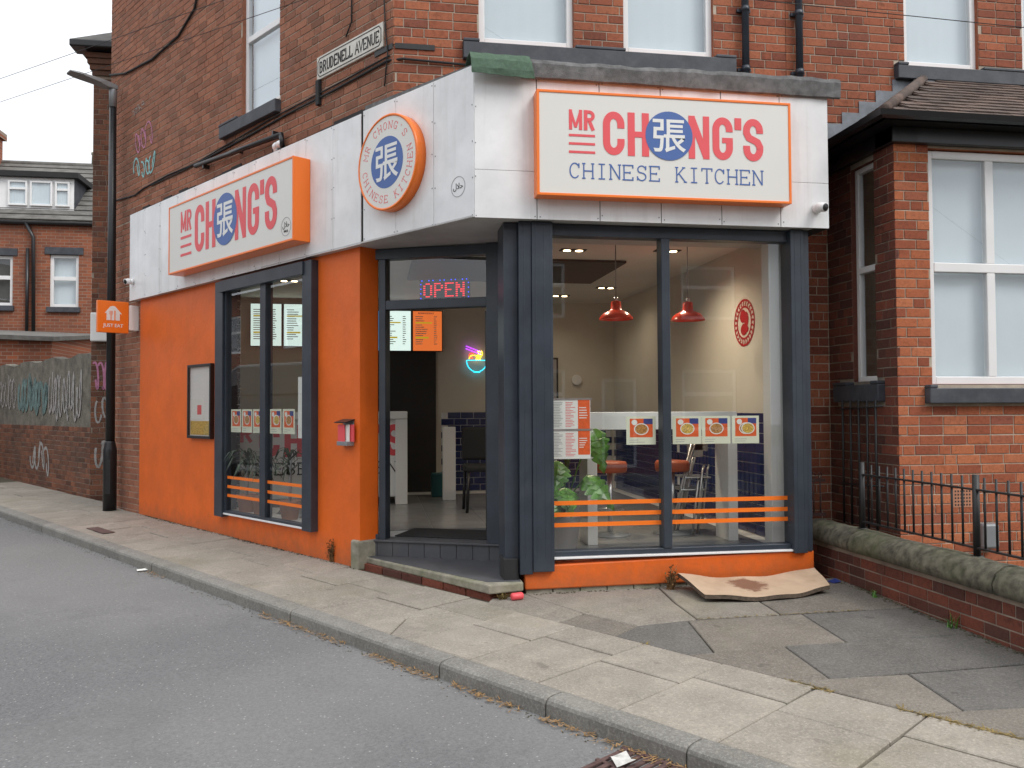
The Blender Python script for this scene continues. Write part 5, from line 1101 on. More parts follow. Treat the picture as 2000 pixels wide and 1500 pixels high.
b = sheet(S, 0.27, (-6.3, -0.16, 0.2, CZ), [(-3.5, -0.95, 0.32, 3.06)], 0); iwall = struct(b.build('shop_side_wall', 'wall_cream'))
box('window_post', 'white_lam', rwall, F, 2.775, 2.965, 0.40, 0.55, FZ, 3.2, 0.004)
tl = MB(); tl.box(Frame((0, 0, 0), (1, 0, 0), (0, 1, 0)), -0.0965, 0.0965, -0.006, 0.0, -0.0465, 0.0465); to = tl.build('wall_tile_source', 'tile_blue', None, 0.0); tlm = to.data; bpy.data.objects.remove(to)
tlm2 = tlm.copy(); tlm2.materials.clear(); tlm2.materials.append(M['tile_black'])
b = MB(); b.quad(*[Vector(p) for p in ((2.966, 0.42, FZ), (2.966, 4.0, FZ), (2.966, 4.0, 1.49), (2.966, 0.42, 1.49))]); b.build('tile_bed', 'grout', rwall)
RT = Frame((2.966, 4.0, 0), (0, -1, 0), (1, 0, 0))
def tiles(fr, n0, rows, u0, z0, v, me, parent, name='wall_tile'):
    for r_ in range(rows):
        for i in range(n0):
            o = bpy.data.objects.new(name, me); COL.objects.link(o); o.parent = parent; o.matrix_basis = fr.mat(u0 + i * 0.202 + (0.101 if r_ % 2 else 0), v, z0 + r_ * 0.1015)
tiles(RT, 14, 12, 0.75, FZ + 0.05, 0.0, tlm, rwall)
b = MB(); b.quad(*[Vector(p) for p in ((2.9665, 4.0, FZ), (2.9665, 6.18, FZ), (2.9665, 6.18, 1.49), (2.9665, 4.0, 1.49))]); b.build('tile_bed', 'grout', rwall); b = MB()
for r_ in range(12):
    for i in range(14): b.box(RT, 0.65 - i * 0.202 - (0.101 if r_ % 2 else 0) - 0.0985, 0.65 - i * 0.202 - (0.101 if r_ % 2 else 0) + 0.0985, -0.006, 0.0, FZ + 0.0015 + r_ * 0.1015, FZ + 0.0985 + r_ * 0.1015)
b.build('remaining_wall_tiles', 'tile_blue', rwall, kind='stuff')
BT = Frame((0.2, 6.175, 0), (1, 0, 0), (0, 1, 0)); b = MB(); b.quad(BT(0.0, 0, FZ), BT(2.7, 0, FZ), BT(2.7, 0, 1.49), BT(0, 0, 1.49)); b.build('tile_bed', 'grout', bw); tiles(BT, 13, 12, 0.1, FZ + 0.05, 0.0, tlm, bw)
ST = Frame(S(-3.36, 0.26, 0), NIN, SD); b = MB(); b.box(ST, 0.0, 0.205, -0.001, 0.06, FZ, CZ); b.build('tiled_pier', 'grout', iwall)
for _r in range(28):
    o = bpy.data.objects.new('wall_tile', tlm2); COL.objects.link(o); o.parent = iwall; o.matrix_basis = ST.mat(0.102, -0.002, 0.35 + _r * 0.1015)
b = MB(); b.box(F, -0.95, 0.12, 6.13, 6.175, FZ, 2.45); b.build('dark_doorway', 'dark_wood', bw)
# counter with the shop name
CT = thing('service_counter', (-1.8, 5.0, FZ), 'white service counter printed with the shop name inside', 'counter')
b = MB(); b.box(F, -2.72, -0.42, 4.55, 5.2, FZ + 0.1, 1.42); b.build('counter_body', 'white_lam', CT, 0.01); b = MB(); b.box(F, -2.76, -0.38, 4.48, 5.25, 1.42, 1.52); b.build('counter_top', 'white_lam', CT, 0.01); b = MB(); b.box(F, -0.54, -0.38, 4.5, 5.22, FZ, 1.42); b.build('counter_end', 'white_lam', CT, 0.008)
k = 0
for ch, a, c in zip("MRCHONG'S", (0, 0.16, 0.4, 0.72, 1.02, 1.34, 1.64, 1.9, 2.02), (0.14, 0.32, 0.66, 0.96, 1.28, 1.58, 1.86, 1.98, 2.26)):
    bq = MB()
    for pts, wd in heavy(ch, c - a, 0.2 if ch in 'MR' and a < 0.3 else 0.42, 0.045 if a < 0.3 else 0.08): ribbon(bq, F, [(-2.70 + a + x, 0.93 + (0.2 if a < 0.3 else 0) + z) for x, z in pts], wd, 4.548 - 0.0003 * (k % 5), 0.001); k += 1
    bq.build('letter', 'sign_red', CT)
typed('subtitle', 'CHINESE KITCHEN', F, -2.70, -0.5, 0.70, 0.15, 4.548, 0.016, 'black_matt', CT)
def bars(fr, u0, u1, z0, z1, n, v, mat, parent, seed, name='printed_lines', full=0.9, th=0.35):
    rnd = random.Random(seed); b = MB(); st_ = (z1 - z0) / n
    for i in range(n):
        L = (u1 - u0) * rnd.uniform(0.45, full); z = z1 - (i + 0.5) * st_; b.box(fr, u0, u0 + L, v - 0.0006, v, z - st_ * th / 2, z + st_ * th / 2)
    return b.build(name, mat, parent)
scr = [(-2.64, 'screen_white', 'second'), (-2.16, 'screen_white', 'first'), (-1.2, 'screen_blue', 'blue'), (-0.72, 'screen_white', 'white'), (-0.245, 'screen_orange', 'orange')]
for i, (x, mt, wd) in enumerate(scr):
    lab = ('pale lit menu screen nearest the left of the avenue window', 'pale lit menu screen beside it, partly behind the window mullion', 'blue lit menu screen seen through the narrow door sidelight', 'pale lit menu screen above the open doorway', 'orange lit menu screen above the open doorway')[i]
    z0, z1 = ((2.49, 3.14) if i < 2 else (2.43, 3.06)); T_ = thing('menu_screen', (x + 0.2, 6.1, z0), lab, 'screen', 'lit menu screens over the counter')
    b = MB(); b.box(F, x, x + 0.465, 6.08, 6.16, z0, z1); b.build('screen_case', 'black', T_, 0.004); b = MB(); b.box(F, x + 0.012, x + 0.453, 6.076, 6.0795, z0 + 0.012, z1 - 0.012); b.build('screen_face', mt, T_)
    ink = 'screen_ink' if mt != 'screen_blue' and mt != 'screen_orange' else 'paper'
    bars(F, x + 0.05, x + 0.26, z0 + 0.1, z1 - 0.08, 14, 6.0755, ink, T_, i); bars(F, x + 0.33, x + 0.39, z0 + 0.1, z1 - 0.08, 14, 6.0755, ink, T_, i + 50, 'printed_prices')
    b = MB(); b.box(F, x + 0.05, x + 0.30, 6.0742, 6.0748, z1 - 0.2, z1 - 0.18); b.box(F, x + 0.05, x + 0.25, 6.0742, 6.0748, z0 + 0.2, z0 + 0.225); b.build('highlight_bar', 'screen_gold', T_)
    if mt == 'screen_orange': text('heading', 'BIGBANGDEALS', F, x + 0.21, z1 - 0.055, 0.026, 6.075, 'sign_blue', T_, 'CENTER', 0.9, 0.01)
# OPEN sign: dots of light
OS = thing('open_sign', DF(0.83, 0.1, 2.62), 'lit red OPEN sign with blue dots behind the glass over the door', 'sign')
b = MB(); b.box(DF, 0.56, 1.08, 0.13, 0.15, 2.60, 2.83); b.build('sign_board', 'black', OS, 0.004)
FONT5 = {'O': ['0110', '1001', '1001', '1001', '1001', '1001', '0110'], 'P': ['1110', '1001', '1001', '1110', '1000', '1000', '1000'], 'E': ['1111', '1000', '1000', '1110', '1000', '1000', '1111'], 'N': ['1001', '1101', '1101', '1011', '1011', '1001', '1001']}
b = MB()
for i, ch in enumerate('OPEN'):
    for r_, row in enumerate(FONT5[ch]):
        for c_, bit in enumerate(row):
            if bit == '1':
                for du in (0, 0.011): disc(b, DF, 0.605 + i * 0.112 + c_ * 0.0235 + du, 2.785 - r_ * 0.021, 0.0052, 0.0065, 0.129, 0.003, 6)
b.build('red_lights', 'led_red', OS); b = MB()
for k in range(9):
    for zz in (2.612, 2.818): disc(b, DF, 0.585 + k * 0.058 + (0.015 if k % 2 else 0), zz, 0.006, 0.006, 0.129, 0.003, 6)
for k in range(4):
    for uu in (0.573, 1.067): disc(b, DF, uu, 2.645 + k * 0.046, 0.006, 0.006, 0.129, 0.003, 6)
b.build('blue_lights', 'led_blue', OS)
# neon noodle bowl
NS = thing('neon_noodle_sign', (0.45, 6.1, 1.95), 'neon noodle bowl with purple chopsticks on the inside wall', 'neon sign')
NF = Frame((0.20, 6.1, 0.10), (1, 0, 0), (0, 1, 0))
def neon(name, mat, lines):
    b = MB()
    for l in lines: b.tube([NF(u, 0, z) for u, z in l], 0.0075, 6)
    b.build(name, mat, NS)
neon('bowl', 'neon_cyan', [[(0.40, 2.20), (0.70, 2.20)], arc(0.55, 2.20, 0.16, 0.18, 180, 360, 14), [(0.5, 2.015), (0.6, 2.015)]])
neon('chopsticks', 'neon_purple', [[(0.38, 2.42), (0.62, 2.33)], [(0.38, 2.38), (0.62, 2.29)]]); neon('noodles', 'neon_yellow', [[(0.56 + 0.02 * math.sin(k * 0.9) + 0.03 * j, 2.35 - 0.025 * k) for k in range(7)] for j in range(3)] + [arc(0.5, 2.22, 0.07, 0.06, 0, 180, 8)]); neon('filling', 'neon_red', [arc(0.47, 2.27, 0.04, 0.04, 0, 300, 8)])
# small things by the doorway
b = MB(); b.box(F, 0.12, 0.30, 4.85, 4.95, FZ + 0.001, 1.30); tag(b.build('white_partition', 'white_lam', None, 0.006), 'narrow white upright panel standing inside beyond the doorway', 'partition')
b = MB(); b.box(F, 0.0, 0.18, 5.3, 5.55, FZ + 0.001, 0.62); tag(b.build('teal_bin', 'teal_bin', None, 0.02), 'small teal plastic bin on the shop floor', 'bin')
b = MB(); b.box(DF, 0.26, 1.22, 0.2, 0.75, FZ + 0.001, FZ + 0.012); tag(b.build('door_mat', 'black_matt', None, 0.004), 'black mat just inside the open door', 'mat')
CH = thing('dining_chair', (0.45, 3.6, FZ), 'black padded dining chair inside the doorway', 'chair')
for dx in (0.3, 0.72):
    for dy in (3.4, 3.82): b = MB(); b.tube([F(dx, dy, FZ), F(dx + 0.02, dy, 0.78)], 0.02, 8); b.build('leg', 'black', CH)
box('seat', 'black_matt', CH, F, 0.28, 0.76, 3.36, 3.84, 0.78, 0.86, 0.03); box('backrest', 'black_matt', CH, F, 0.28, 0.76, 3.80, 3.86, 0.9, 1.32, 0.03)
# window bar, stools, stacked chairs
BR = thing('window_bar', (1.85, 1.0, FZ), 'white breakfast bar with panel legs inside the street window', 'bar table')
b = MB(); b.box(F, 1.12, 2.62, 0.78, 1.16, 1.35, 1.515); b.build('bar_top', 'white_lam', BR, 0.005)
for a in (1.14, 2.525): b = MB(); b.box(F, a, a + 0.095, 0.785, 1.10, FZ, 1.35); b.build('leg', 'white_lam', BR, 0.004)
for i, x in enumerate((1.515, 2.17)):
    T_ = thing('bar_stool', (x, 1.35, FZ), ('orange padded bar stool nearer the door under the bar', 'orange padded bar stool beside the stacked chairs under the bar')[i], 'stool', 'bar stools')
    b = MB(); b.lathe((x, 1.35, FZ), [(0.2, 0), (0.2, 0.012), (0.05, 0.03)], 24); b.build('base', 'grey_metal', T_); b = MB(); b.lathe((x, 1.35, FZ), [(0.028, 0.02), (0.028, 0.63)], 12); b.tube([Vector((x + 0.14 * math.cos(k * 0.52), 1.35 + 0.14 * math.sin(k * 0.52), FZ + 0.25)) for k in range(13)], 0.008, 6); b.build('column', 'silver', T_)
    b = MB(); b.lathe((x, 1.35, FZ), [(0.05, 0.62), (0.165, 0.63), (0.175, 0.66), (0.175, 0.71), (0.16, 0.735), (0.1, 0.74)], 28); b.build('seat', 'stool_red', T_)
for i in range(2):
    dx = 0.05 * i; T_ = thing('stacking_chair', (2.3 + dx, 1.5, FZ), ('aluminium cafe chair at the front of the stack', 'aluminium cafe chair behind in the stack')[i], 'chair', 'stacked cafe chairs'); z = 0.12 * i
    for sx in (0, 0.09):
        b = MB(); b.tube([F(2.12 + dx + sx, 1.25 + sx, FZ + z), F(2.27 + dx + sx, 1.3 + sx, 0.85 + z), F(2.38 + dx + sx, 1.33 + sx, 1.22 + z * 0.3)], 0.013, 8); b.build('leg', 'silver', T_); b = MB(); b.tube([F(2.32 + dx + sx, 1.2 + sx, FZ + z), F(2.40 + dx + sx, 1.24 + sx, 0.80 + z), F(2.44 + dx + sx, 1.3 + sx, 0.84 + z)], 0.013, 8); b.build('leg', 'silver', T_)
    box('seat', 'silver', T_, F, 2.22 + dx, 2.5 + dx, 1.25, 1.6, 0.72 + z, 0.735 + z, 0.01); box('backrest', 'silver', T_, F, 2.33 + dx, 2.5 + dx, 1.33, 1.36, 1.05 + z * 0.5, 1.2 + z * 0.3, 0.01)
# pendants and downlights
for i, x in enumerate((1.551, 2.298)):
    T_ = thing('pendant_lamp', (x, 1.2, 2.43), ('red enamel pendant lamp nearer the door', 'red enamel pendant lamp nearer the right wall')[i], 'pendant lamp', 'pendant lamps in the window')
    b = MB(); b.lathe((x, 1.2, CZ), [(0.07, 0), (0.065, -0.03)], 20); b.build('ceiling_rose', 'black_matt', T_); b = MB(); b.tube([Vector((x, 1.2, CZ - 0.03)), Vector((x, 1.2, 2.62))], 0.005, 6); b.build('cord', 'print_grey', T_)
    b = MB(); b.lathe((x, 1.2, 2.43), [(0.17, 0.0), (0.165, 0.02), (0.13, 0.06), (0.08, 0.085), (0.055, 0.1), (0.05, 0.17), (0.045, 0.18)], 28, None, False); b.build('shade', 'red_shade', T_)
    b = MB(); b.lathe((x, 1.2, 2.61), [(0.02, 0), (0.02, 0.04)], 10); b.build('lamp_cap', 'silver', T_)
for i, (x, y) in enumerate(((1.25, 1.75), (2.25, 1.65), (2.35, 4.4), (1.9, 5.3), (-1.9, 4.3))):
    T_ = thing('downlight', (x, y, CZ), ('twin recessed ceiling downlight above the plant', 'twin recessed ceiling downlight beside the window mullion', 'twin recessed ceiling downlight deep in the shop by the right wall', 'twin recessed ceiling downlight washing the back wall', 'twin recessed ceiling downlight over the avenue window')[i], 'downlight', 'recessed ceiling downlights')
    b = MB(); b.box(F, x - 0.14, x + 0.14, y - 0.06, y + 0.06, CZ - 0.008, CZ - 0.0005); b.build('housing', 'black_matt', T_, 0.003)
    for dx in (-0.065, 0.065):
        b = MB(); b.lathe((x + dx, y, CZ - 0.009), [(0.04, 0), (0.04, -0.004)], 16); b.build('bulb', 'bulb', T_)
    ld = bpy.data.lights.new('downlight_beam', 'SPOT'); ld.energy = 85 if i < 2 else 18; ld.color = (1.0, 0.84, 0.62); ld.spot_size = R(150); ld.spot_blend = 1.0; ld.shadow_soft_size = 0.06
    lo = bpy.data.objects.new('downlight_beam', ld); COL.objects.link(lo); lo.location = (x, y, CZ - 0.03); attach(lo, T_)
# pictures and marks on the inner walls
PF = Frame((0, 6.17, 0), (1, 0, 0), (0, 1, 0)); T_ = thing('framed_picture', (1.6, 6.15, 1.6), 'dark framed picture with a round landscape on the back wall', 'picture')
b = MB(); b.box(PF, 1.25, 2.05, -0.025, 0.0, 1.62, 2.35); b.build('frame', 'dark_wood', T_); b = MB(); b.box(PF, 1.28, 2.02, -0.028, -0.0255, 1.65, 2.32); b.build('mount', 'print_grey', T_); b = MB(); disc(b, PF, 1.65, 1.99, 0.27, 0.27, -0.0285, 0.001, 30); b.build('round_print', 'paper', T_)
b = MB(); disc(b, PF, 2.35, 2.0, 0.08, 0.08, -0.001, 0.03, 20); tag(b.build('wall_vent', 'upvc'), 'small round white vent on the back wall', 'vent')
EM = thing('red_emblem', (2.96, 1.35, 2.18), 'oval red papercut emblem on the cream right wall', 'wall decoration'); ER = Frame((2.968, 1.35, 0), (0, -1, 0), (1, 0, 0))
b = MB(); ribbon(b, ER, arc(0, 2.43, 0.235, 0.235, 0, 351, 40), 0.022, -0.001, 0.0012, True); ribbon(b, ER, arc(0, 2.43, 0.165, 0.165, 0, 351, 36), 0.02, -0.001, 0.0012, True)
for k in range(24):
    a = 2 * math.pi * k / 24; ribbon(b, ER, [(0.17 * math.cos(a), 2.43 + 0.17 * math.sin(a)), (0.2 * math.cos(a + 0.09), 2.43 + 0.2 * math.sin(a + 0.09)), (0.23 * math.cos(a), 2.43 + 0.23 * math.sin(a))], 0.017, -0.0013, 0.001)
b.build('border_ring', 'emblem_red', EM); b = MB()
disc(b, ER, -0.03, 2.50, 0.07, 0.07, -0.001, 0.001); disc(b, ER, 0.05, 2.46, 0.05, 0.08, -0.0012, 0.001); disc(b, ER, -0.01, 2.36, 0.075, 0.06, -0.0014, 0.001); disc(b, ER, 0.06, 2.36, 0.04, 0.035, -0.0016, 0.001); b.build('papercut_figure', 'emblem_red', EM)
# posters and menus stuck inside the street glass
PG = Frame((0, 0.215, 0), (1, 0, 0), (0, 1, 0))
def poster(fr, u0, u1, z0, z1, v, seed, lab, grp):
    T_ = thing('food_poster', fr((u0 + u1) / 2, v, z0), lab, 'poster', grp); rnd = random.Random(seed); w_, h_ = u1 - u0, z1 - z0
    b = MB(); b.box(fr, u0, u1, v, v + 0.001, z0, z1); b.build('sheet', 'paper_cream', T_)
    a0, a1, c0, c1 = u0 + w_ * 0.12, u1 - w_ * 0.1, z0 + h_ * 0.26, z1 - h_ * 0.08
    b = MB(); b.box(fr, a0, a1, v - 0.0006, v - 0.0001, c0, c1); b.build('photo', 'print_orange', T_)
    b = MB(); b.box(fr, a0 + (a1 - a0) * 0.6, a1, v - 0.001, v - 0.0007, c1 - (c1 - c0) * 0.3, c1); b.build('tile_print', 'print_blue', T_)
    b = MB(); disc(b, fr, a0 + (a1 - a0) * 0.2, c1 - (c1 - c0) * 0.2, w_ * 0.1, h_ * 0.1, v - 0.0007, 0.0003, 12); b.build('side_dish', 'paper', T_)
    for q in range(rnd.choice((1, 1, 2))):
        uu = a0 + (a1 - a0) * (0.5 + 0.2 * q - 0.1 * (q > 0)); zz = (c0 + c1) / 2 - 0.01
        b = MB(); disc(b, fr, uu, zz, w_ * 0.25, h_ * 0.21, v - 0.0011 - 0.0006 * q, 0.0003, 22); b.build('bowl', 'paper', T_); b = MB(); disc(b, fr, uu, zz, w_ * 0.215, h_ * 0.175, v - 0.0015 - 0.0006 * q, 0.0002, 22); b.build('food', rnd.choice(('print_food', 'print_food2')), T_)
    bars(fr, u0 + w_ * 0.1, u1 - w_ * 0.3, z0 + h_ * 0.05, z0 + h_ * 0.2, 2, v - 0.0002, 'print_grey', T_, seed, full=0.95, th=0.2)
for i, (a, c, lab) in enumerate(((1.345, 1.61, 'food poster left of the window mullion'), (1.765, 2.03, 'food poster just right of the window mullion'), (2.035, 2.30, 'food poster showing two bowls, third from the door'), (2.315, 2.57, 'food poster nearest the blue tiles'))):
    poster(PG, a, c, 1.235, 1.48, 0.0, i * 3 + 1, lab, 'food posters in the street window')
for i, (z0, z1) in enumerate(((1.37, 1.63), (1.12, 1.365))):
    T_ = thing('menu_sheet', (0.85, 0.22, z0), ('upper printed menu sheet in the street window corner', 'lower printed menu sheet in the street window corner')[i], 'menu', 'printed menus in the street window'); b = MB(); b.box(PG, 0.685, 1.025, 0.0, 0.001, z0, z1); b.build('sheet', 'paper', T_)
    b = MB(); b.box(PG, 0.915, 1.02, -0.0008, -0.0001, z0 + 0.005 + 0.03 * i, z1 - 0.005); b.build('orange_column', 'print_orange', T_); bars(PG, 0.70, 0.79, z0 + 0.02, z1 - 0.02, 16, -0.0002, 'print_grey', T_, i, full=0.98); bars(PG, 0.805, 0.90, z0 + 0.02, z1 - 0.02, 16, -0.0002, 'sign_red', T_, i + 9, full=0.98); bars(PG, 0.925, 1.01, z0 + 0.09, z1 - 0.06, 5, -0.001, 'paper', T_, i + 5, 'white_lines')
    b = MB(); b.box(PG, 0.67, 1.04, -0.004, 0.004, z1 - 0.004, z1 + 0.012); b.build('hanging_rail', 'silver', T_)
SG = Frame(S(0, 0.068, 0), -SD, NIN)
for i, (a, c) in enumerate(((-2.80, -2.55), (-2.53, -2.28), (-2.26, -2.04), (-1.87, -1.62), (-1.59, -1.34))):
    poster(SG, a, c, 1.29, 1.56, 0.0, i * 5 + 2, ('first', 'second', 'third', 'fourth', 'fifth')[i] + ' food poster from the far end of the avenue window', 'food posters in the avenue window')
b = MB(); b.box(SG, -1.29, -1.13, 0.01, 0.011, 1.25, 1.9); tag(b.build('price_list', 'paper'), 'tall white printed list beside the avenue window frame', 'notice')
# plants
PT = thing('monstera_plant', (0.85, 0.6, FZ), 'leafy monstera houseplant in a pot behind the street window', 'plant')
b = MB(); b.lathe((0.86, 0.62, FZ), [(0.13, 0.0), (0.17, 0.3), (0.18, 0.31), (0.16, 0.32), (0.15, 0.28)], 22); b.build('pot', 'print_grey', PT)
def monstera(P, d, up, size):
    d = d.normalized(); sx = d.cross(up).normalized(); nn = sx.cross(d).normalized(); b = MB(); n = 18; L = []; 
    for i in range(n + 1):
        t_ = i / n; wv = math.sin(math.pi * min(1, t_ * 1.0) ** 0.62) * 0.46 * (1 if i % 3 != 2 or t_ < 0.15 or t_ > 0.9 else 0.42)
        L.append((t_, wv))
    for sgn in (-1, 1):
        pts = []
        for t_, wv in L:
            c_ = P + d * size * (t_ - 0.08 * (wv > 0.2)) - nn * size * 0.35 * t_ * t_; pts += [c_, c_ + sx * sgn * size * wv * 0.55 - nn * size * 0.03, c_ + sx * sgn * size * wv - nn * size * 0.12 + d * size * 0.04]
        b.add(pts, [(i * 3 + k, (i + 1) * 3 + k, (i + 1) * 3 + k + 1, i * 3 + k + 1) for i in range(n) for k in range(2)])
    return b
for i, (tx, ty, tz, dx, dy, dz, sz) in enumerate(((1.12, 0.48, 1.36, 0.35, -0.3, -0.75, 0.36), (1.05, 0.45, 0.95, 0.6, -0.5, -0.45, 0.34), (0.80, 0.5, 1.08, -0.2, -0.7, -0.6, 0.3), (0.72, 0.55, 0.95, -0.5, -0.4, -0.6, 0.3), (0.95, 0.7, 1.2, 0.2, 0.3, -0.4, 0.3), (0.85, 0.45, 0.85, 0.1, -0.8, -0.5, 0.26), (0.74, 0.42, 0.78, -0.2, -0.6, -0.6, 0.24))):
    P = Vector((tx, ty, tz)); o = monstera(P, Vector((dx, dy, dz)), Vector((0.1, -0.6, 0.75)), sz).build('leaf', 'leaf', PT); so = o.modifiers.new('t', 'SOLIDIFY'); so.thickness = 0.002
    b = MB(); r0 = Vector((0.86, 0.62, FZ + 0.28)); b.tube([r0, r0.lerp(P, 0.5) + Vector((0, 0, 0.06)), P], 0.007, 6); b.build('stem', 'leaf', PT)
box('inner_sill', 'white_lam', iwall, S, -3.3, -0.97, 0.115, 0.38, 0.30, 0.335, 0.004)
for i, (u, sc) in enumerate(((-2.74, 1.0), (-2.38, 0.9), (-1.74, 1.05))):
    P = S(u, 0.24, 0.335); T_ = thing('potted_plant', P, ('terracotta pot plant at the far end of the avenue window', 'terracotta pot plant behind the avenue window mullion', 'terracotta pot plant nearest the orange pier in the avenue window')[i], 'plant', 'pot plants in the avenue window')
    b = MB(); b.lathe(P, [(0.085, 0.0), (0.115, 0.17), (0.125, 0.17), (0.125, 0.21), (0.11, 0.21), (0.1, 0.18)], 20); b.build('pot', 'terracotta', T_)
    b = MB(); rnd = random.Random(i); b.tube([P + Vector((0, 0, 0.18)), P + Vector((0.01, 0, 0.62 * sc))], 0.018, 8); b.build('stem', 'print_grey', T_); b = MB()
    for k in range(34):
        a = rnd.uniform(0, 6.28); h0 = rnd.uniform(0.45, 0.68) * sc; ln = rnd.uniform(0.2, 0.34); r0 = P + Vector((0, 0, h0)); d = Vector((math.cos(a), math.sin(a), 0)); sd2 = Vector((-d.y, d.x, 0)) * 0.011
        q = [r0 + d * ln * t_ + Vector((0, 0, 0.14 * math.sin(t_ * 2.4) - 0.16 * t_ * t_)) for t_ in (0, 0.35, 0.7, 1.0)]; b.add([q[0] - sd2, q[0] + sd2, q[1] - sd2, q[1] + sd2, q[2] - sd2 * 0.8, q[2] + sd2 * 0.8, q[3]], [(0, 1, 3, 2), (2, 3, 5, 4), (4, 5, 6)])
    b.build('foliage', 'leaf_dark', T_)
# ------------------------------------------------------------------ litter and weeds
BD_ = thing('warped_board', (2.3, -0.2, 0.03), 'warped pale chipboard sheet lying on the flags below the window', 'board')
nx, ny = 22, 8; top = []; c4 = [Vector((1.74, 0.06, 0)), Vector((2.99, 0.05, 0)), Vector((2.9, -0.36, 0)), Vector((1.78, -0.44, 0))]
for i in range(nx + 1):
    for k in range(ny + 1):
        s_, t_ = i / nx, k / ny; p = c4[0].lerp(c4[1], s_).lerp(c4[3].lerp(c4[2], s_), t_); p.y -= 0.10 * math.sin(math.pi * s_) * t_
        p.z = g(p.x, p.y) + 0.042 + 0.06 * (2 * s_ - 1) ** 2 * (1 - 0.55 * t_) + 0.03 * (1 - t_) + 0.006 * math.sin(s_ * 17 + t_ * 5); top.append(p)
q = ny + 1; nn_ = len(top); b = MB(); b.smooth = True
b.add(top, [(i * q + k, (i + 1) * q + k, (i + 1) * q + k + 1, i * q + k + 1) for i in range(nx) for k in range(ny)]); b.build('board_face', 'card_top', BD_)
b = MB(); low = [p - Vector((0, 0, 0.032)) for p in top]; edge = [i * q for i in range(nx + 1)] + [nx * q + k for k in range(1, q)] + [i * q + ny for i in range(nx - 1, -1, -1)] + [k for k in range(ny - 1, 0, -1)]
tp = [p - Vector((0, 0, 0.002)) for p in top]; b.add(tp + low, [(edge[i], edge[(i + 1) % len(edge)], edge[(i + 1) % len(edge)] + nn_, edge[i] + nn_) for i in range(len(edge))] + [(nn_ + i * q + k, nn_ + (i + 1) * q + k, nn_ + (i + 1) * q + k + 1, nn_ + i * q + k + 1) for i in range(nx) for k in range(ny)]); b.build('board_edge', 'card_edge', BD_)
def tuft(name, P, n, h, spread, mat, lab, seed, cat='weed'):
    rnd = random.Random(seed); b = MB()
    for k in range(n):
        a = rnd.uniform(0, 6.28); r0 = P + Vector((rnd.uniform(-1, 1), rnd.uniform(-1, 1), 0)) * spread * 0.4; hh = h * rnd.uniform(0.4, 1); d = Vector((math.cos(a), math.sin(a), 0)) * spread * rnd.uniform(0.3, 1); sd2 = Vector((-math.sin(a), math.cos(a), 0)) * 0.004
        m_ = r0 + d * 0.4 + Vector((0, 0, hh * 0.65)); e_ = r0 + d + Vector((0, 0, hh)); b.add([r0 - sd2, r0 + sd2, m_ + sd2, m_ - sd2, e_], [(0, 1, 2, 3), (3, 2, 4)])
        if h > 0.15:
            for q_ in range(5): c_ = r0.lerp(e_, 0.3 + 0.14 * q_); v1 = Vector((rnd.uniform(-1, 1), rnd.uniform(-1, 1), rnd.uniform(-0.3, 0.8))).normalized() * 0.028; v2 = v1.cross(Vector((0.3, 0.5, 0.8))).normalized() * 0.009; b.add([c_, c_ + v1 * 0.5 + v2, c_ + v1, c_ + v1 * 0.5 - v2], [(0, 1, 2, 3)])
    return tag(b.build(name, mat), lab, cat)
gz = lambda x, y: Vector((x, y, g(x, y)))
tuft('dry_weed', gz(1.67, 0.04), 26, 0.24, 0.07, 'dry_weed', 'dry brown weed standing at the left end of the warped board', 1)
tuft('dry_weed', KP(2.20, 0.045), 26, 0.26, 0.06, 'dry_weed', 'dry brown weed growing against the orange avenue wall', 2)
tuft('grass_tuft', gz(0.22, 0.0), 60, 0.06, 0.08, 'grass', 'small yellowing grass tuft at the step corner', 3, 'grass')
tuft('green_weed', gz(3.18, -0.55), 16, 0.07, 0.05, 'leaf', 'small green weed at the wall foot near the board', 4); tuft('green_weed', gz(3.2, -1.45), 18, 0.1, 0.06, 'leaf', 'small green weed halfway along the garden wall foot', 5)
b = MB(); rnd = random.Random(11)
def wisp(P, ln, mat=None):
    a = rnd.uniform(0, 6.28); d = Vector((math.cos(a), math.sin(a), rnd.uniform(-0.05, 0.35))) * ln; s_ = Vector((-math.sin(a), math.cos(a), 0)) * rnd.uniform(0.002, 0.005); b.add([P - s_, P + s_, P + d + s_ * 0.5, P + d - s_ * 0.5], [(0, 1, 2, 3)])
for c0, c1, dens in ((-3.6, -1.9, 340), (-1.75, -1.15, 120), (-1.0, -0.3, 150), (0.0, 1.25, 200), (3.2, 3.6, 40)):
    for k in range(dens):
        kk = rnd.uniform(c0, c1); wd = abs(rnd.gauss(0, 0.035)); wisp(KP(kk, -1.215 - wd, -0.1 + rnd.uniform(0, 0.012)), rnd.uniform(0.015, 0.05))
o = b.build('dead_leaves', 'straw', kind='stuff'); tag(o, 'dry straw and dead leaves lying along the gutter', 'leaf litter')
b = MB()
for k0, k1, n in ((-3.9, -3.35, 260), (-3.0, -2.72, 120), (-1.75, -1.68, 12)):
    for i in range(n): wisp(KP(rnd.uniform(k0, k1), -0.022 + rnd.gauss(0, 0.012), 0.0), rnd.uniform(0.015, 0.045))
for i in range(120): wisp(gz(1.54 + rnd.uniform(0, 1.3), -0.88 + rnd.gauss(0, 0.008)), 0.02)
o = b.build('joint_grass', 'grass', kind='stuff'); tag(o, 'dry grass growing in the paving joints', 'grass')
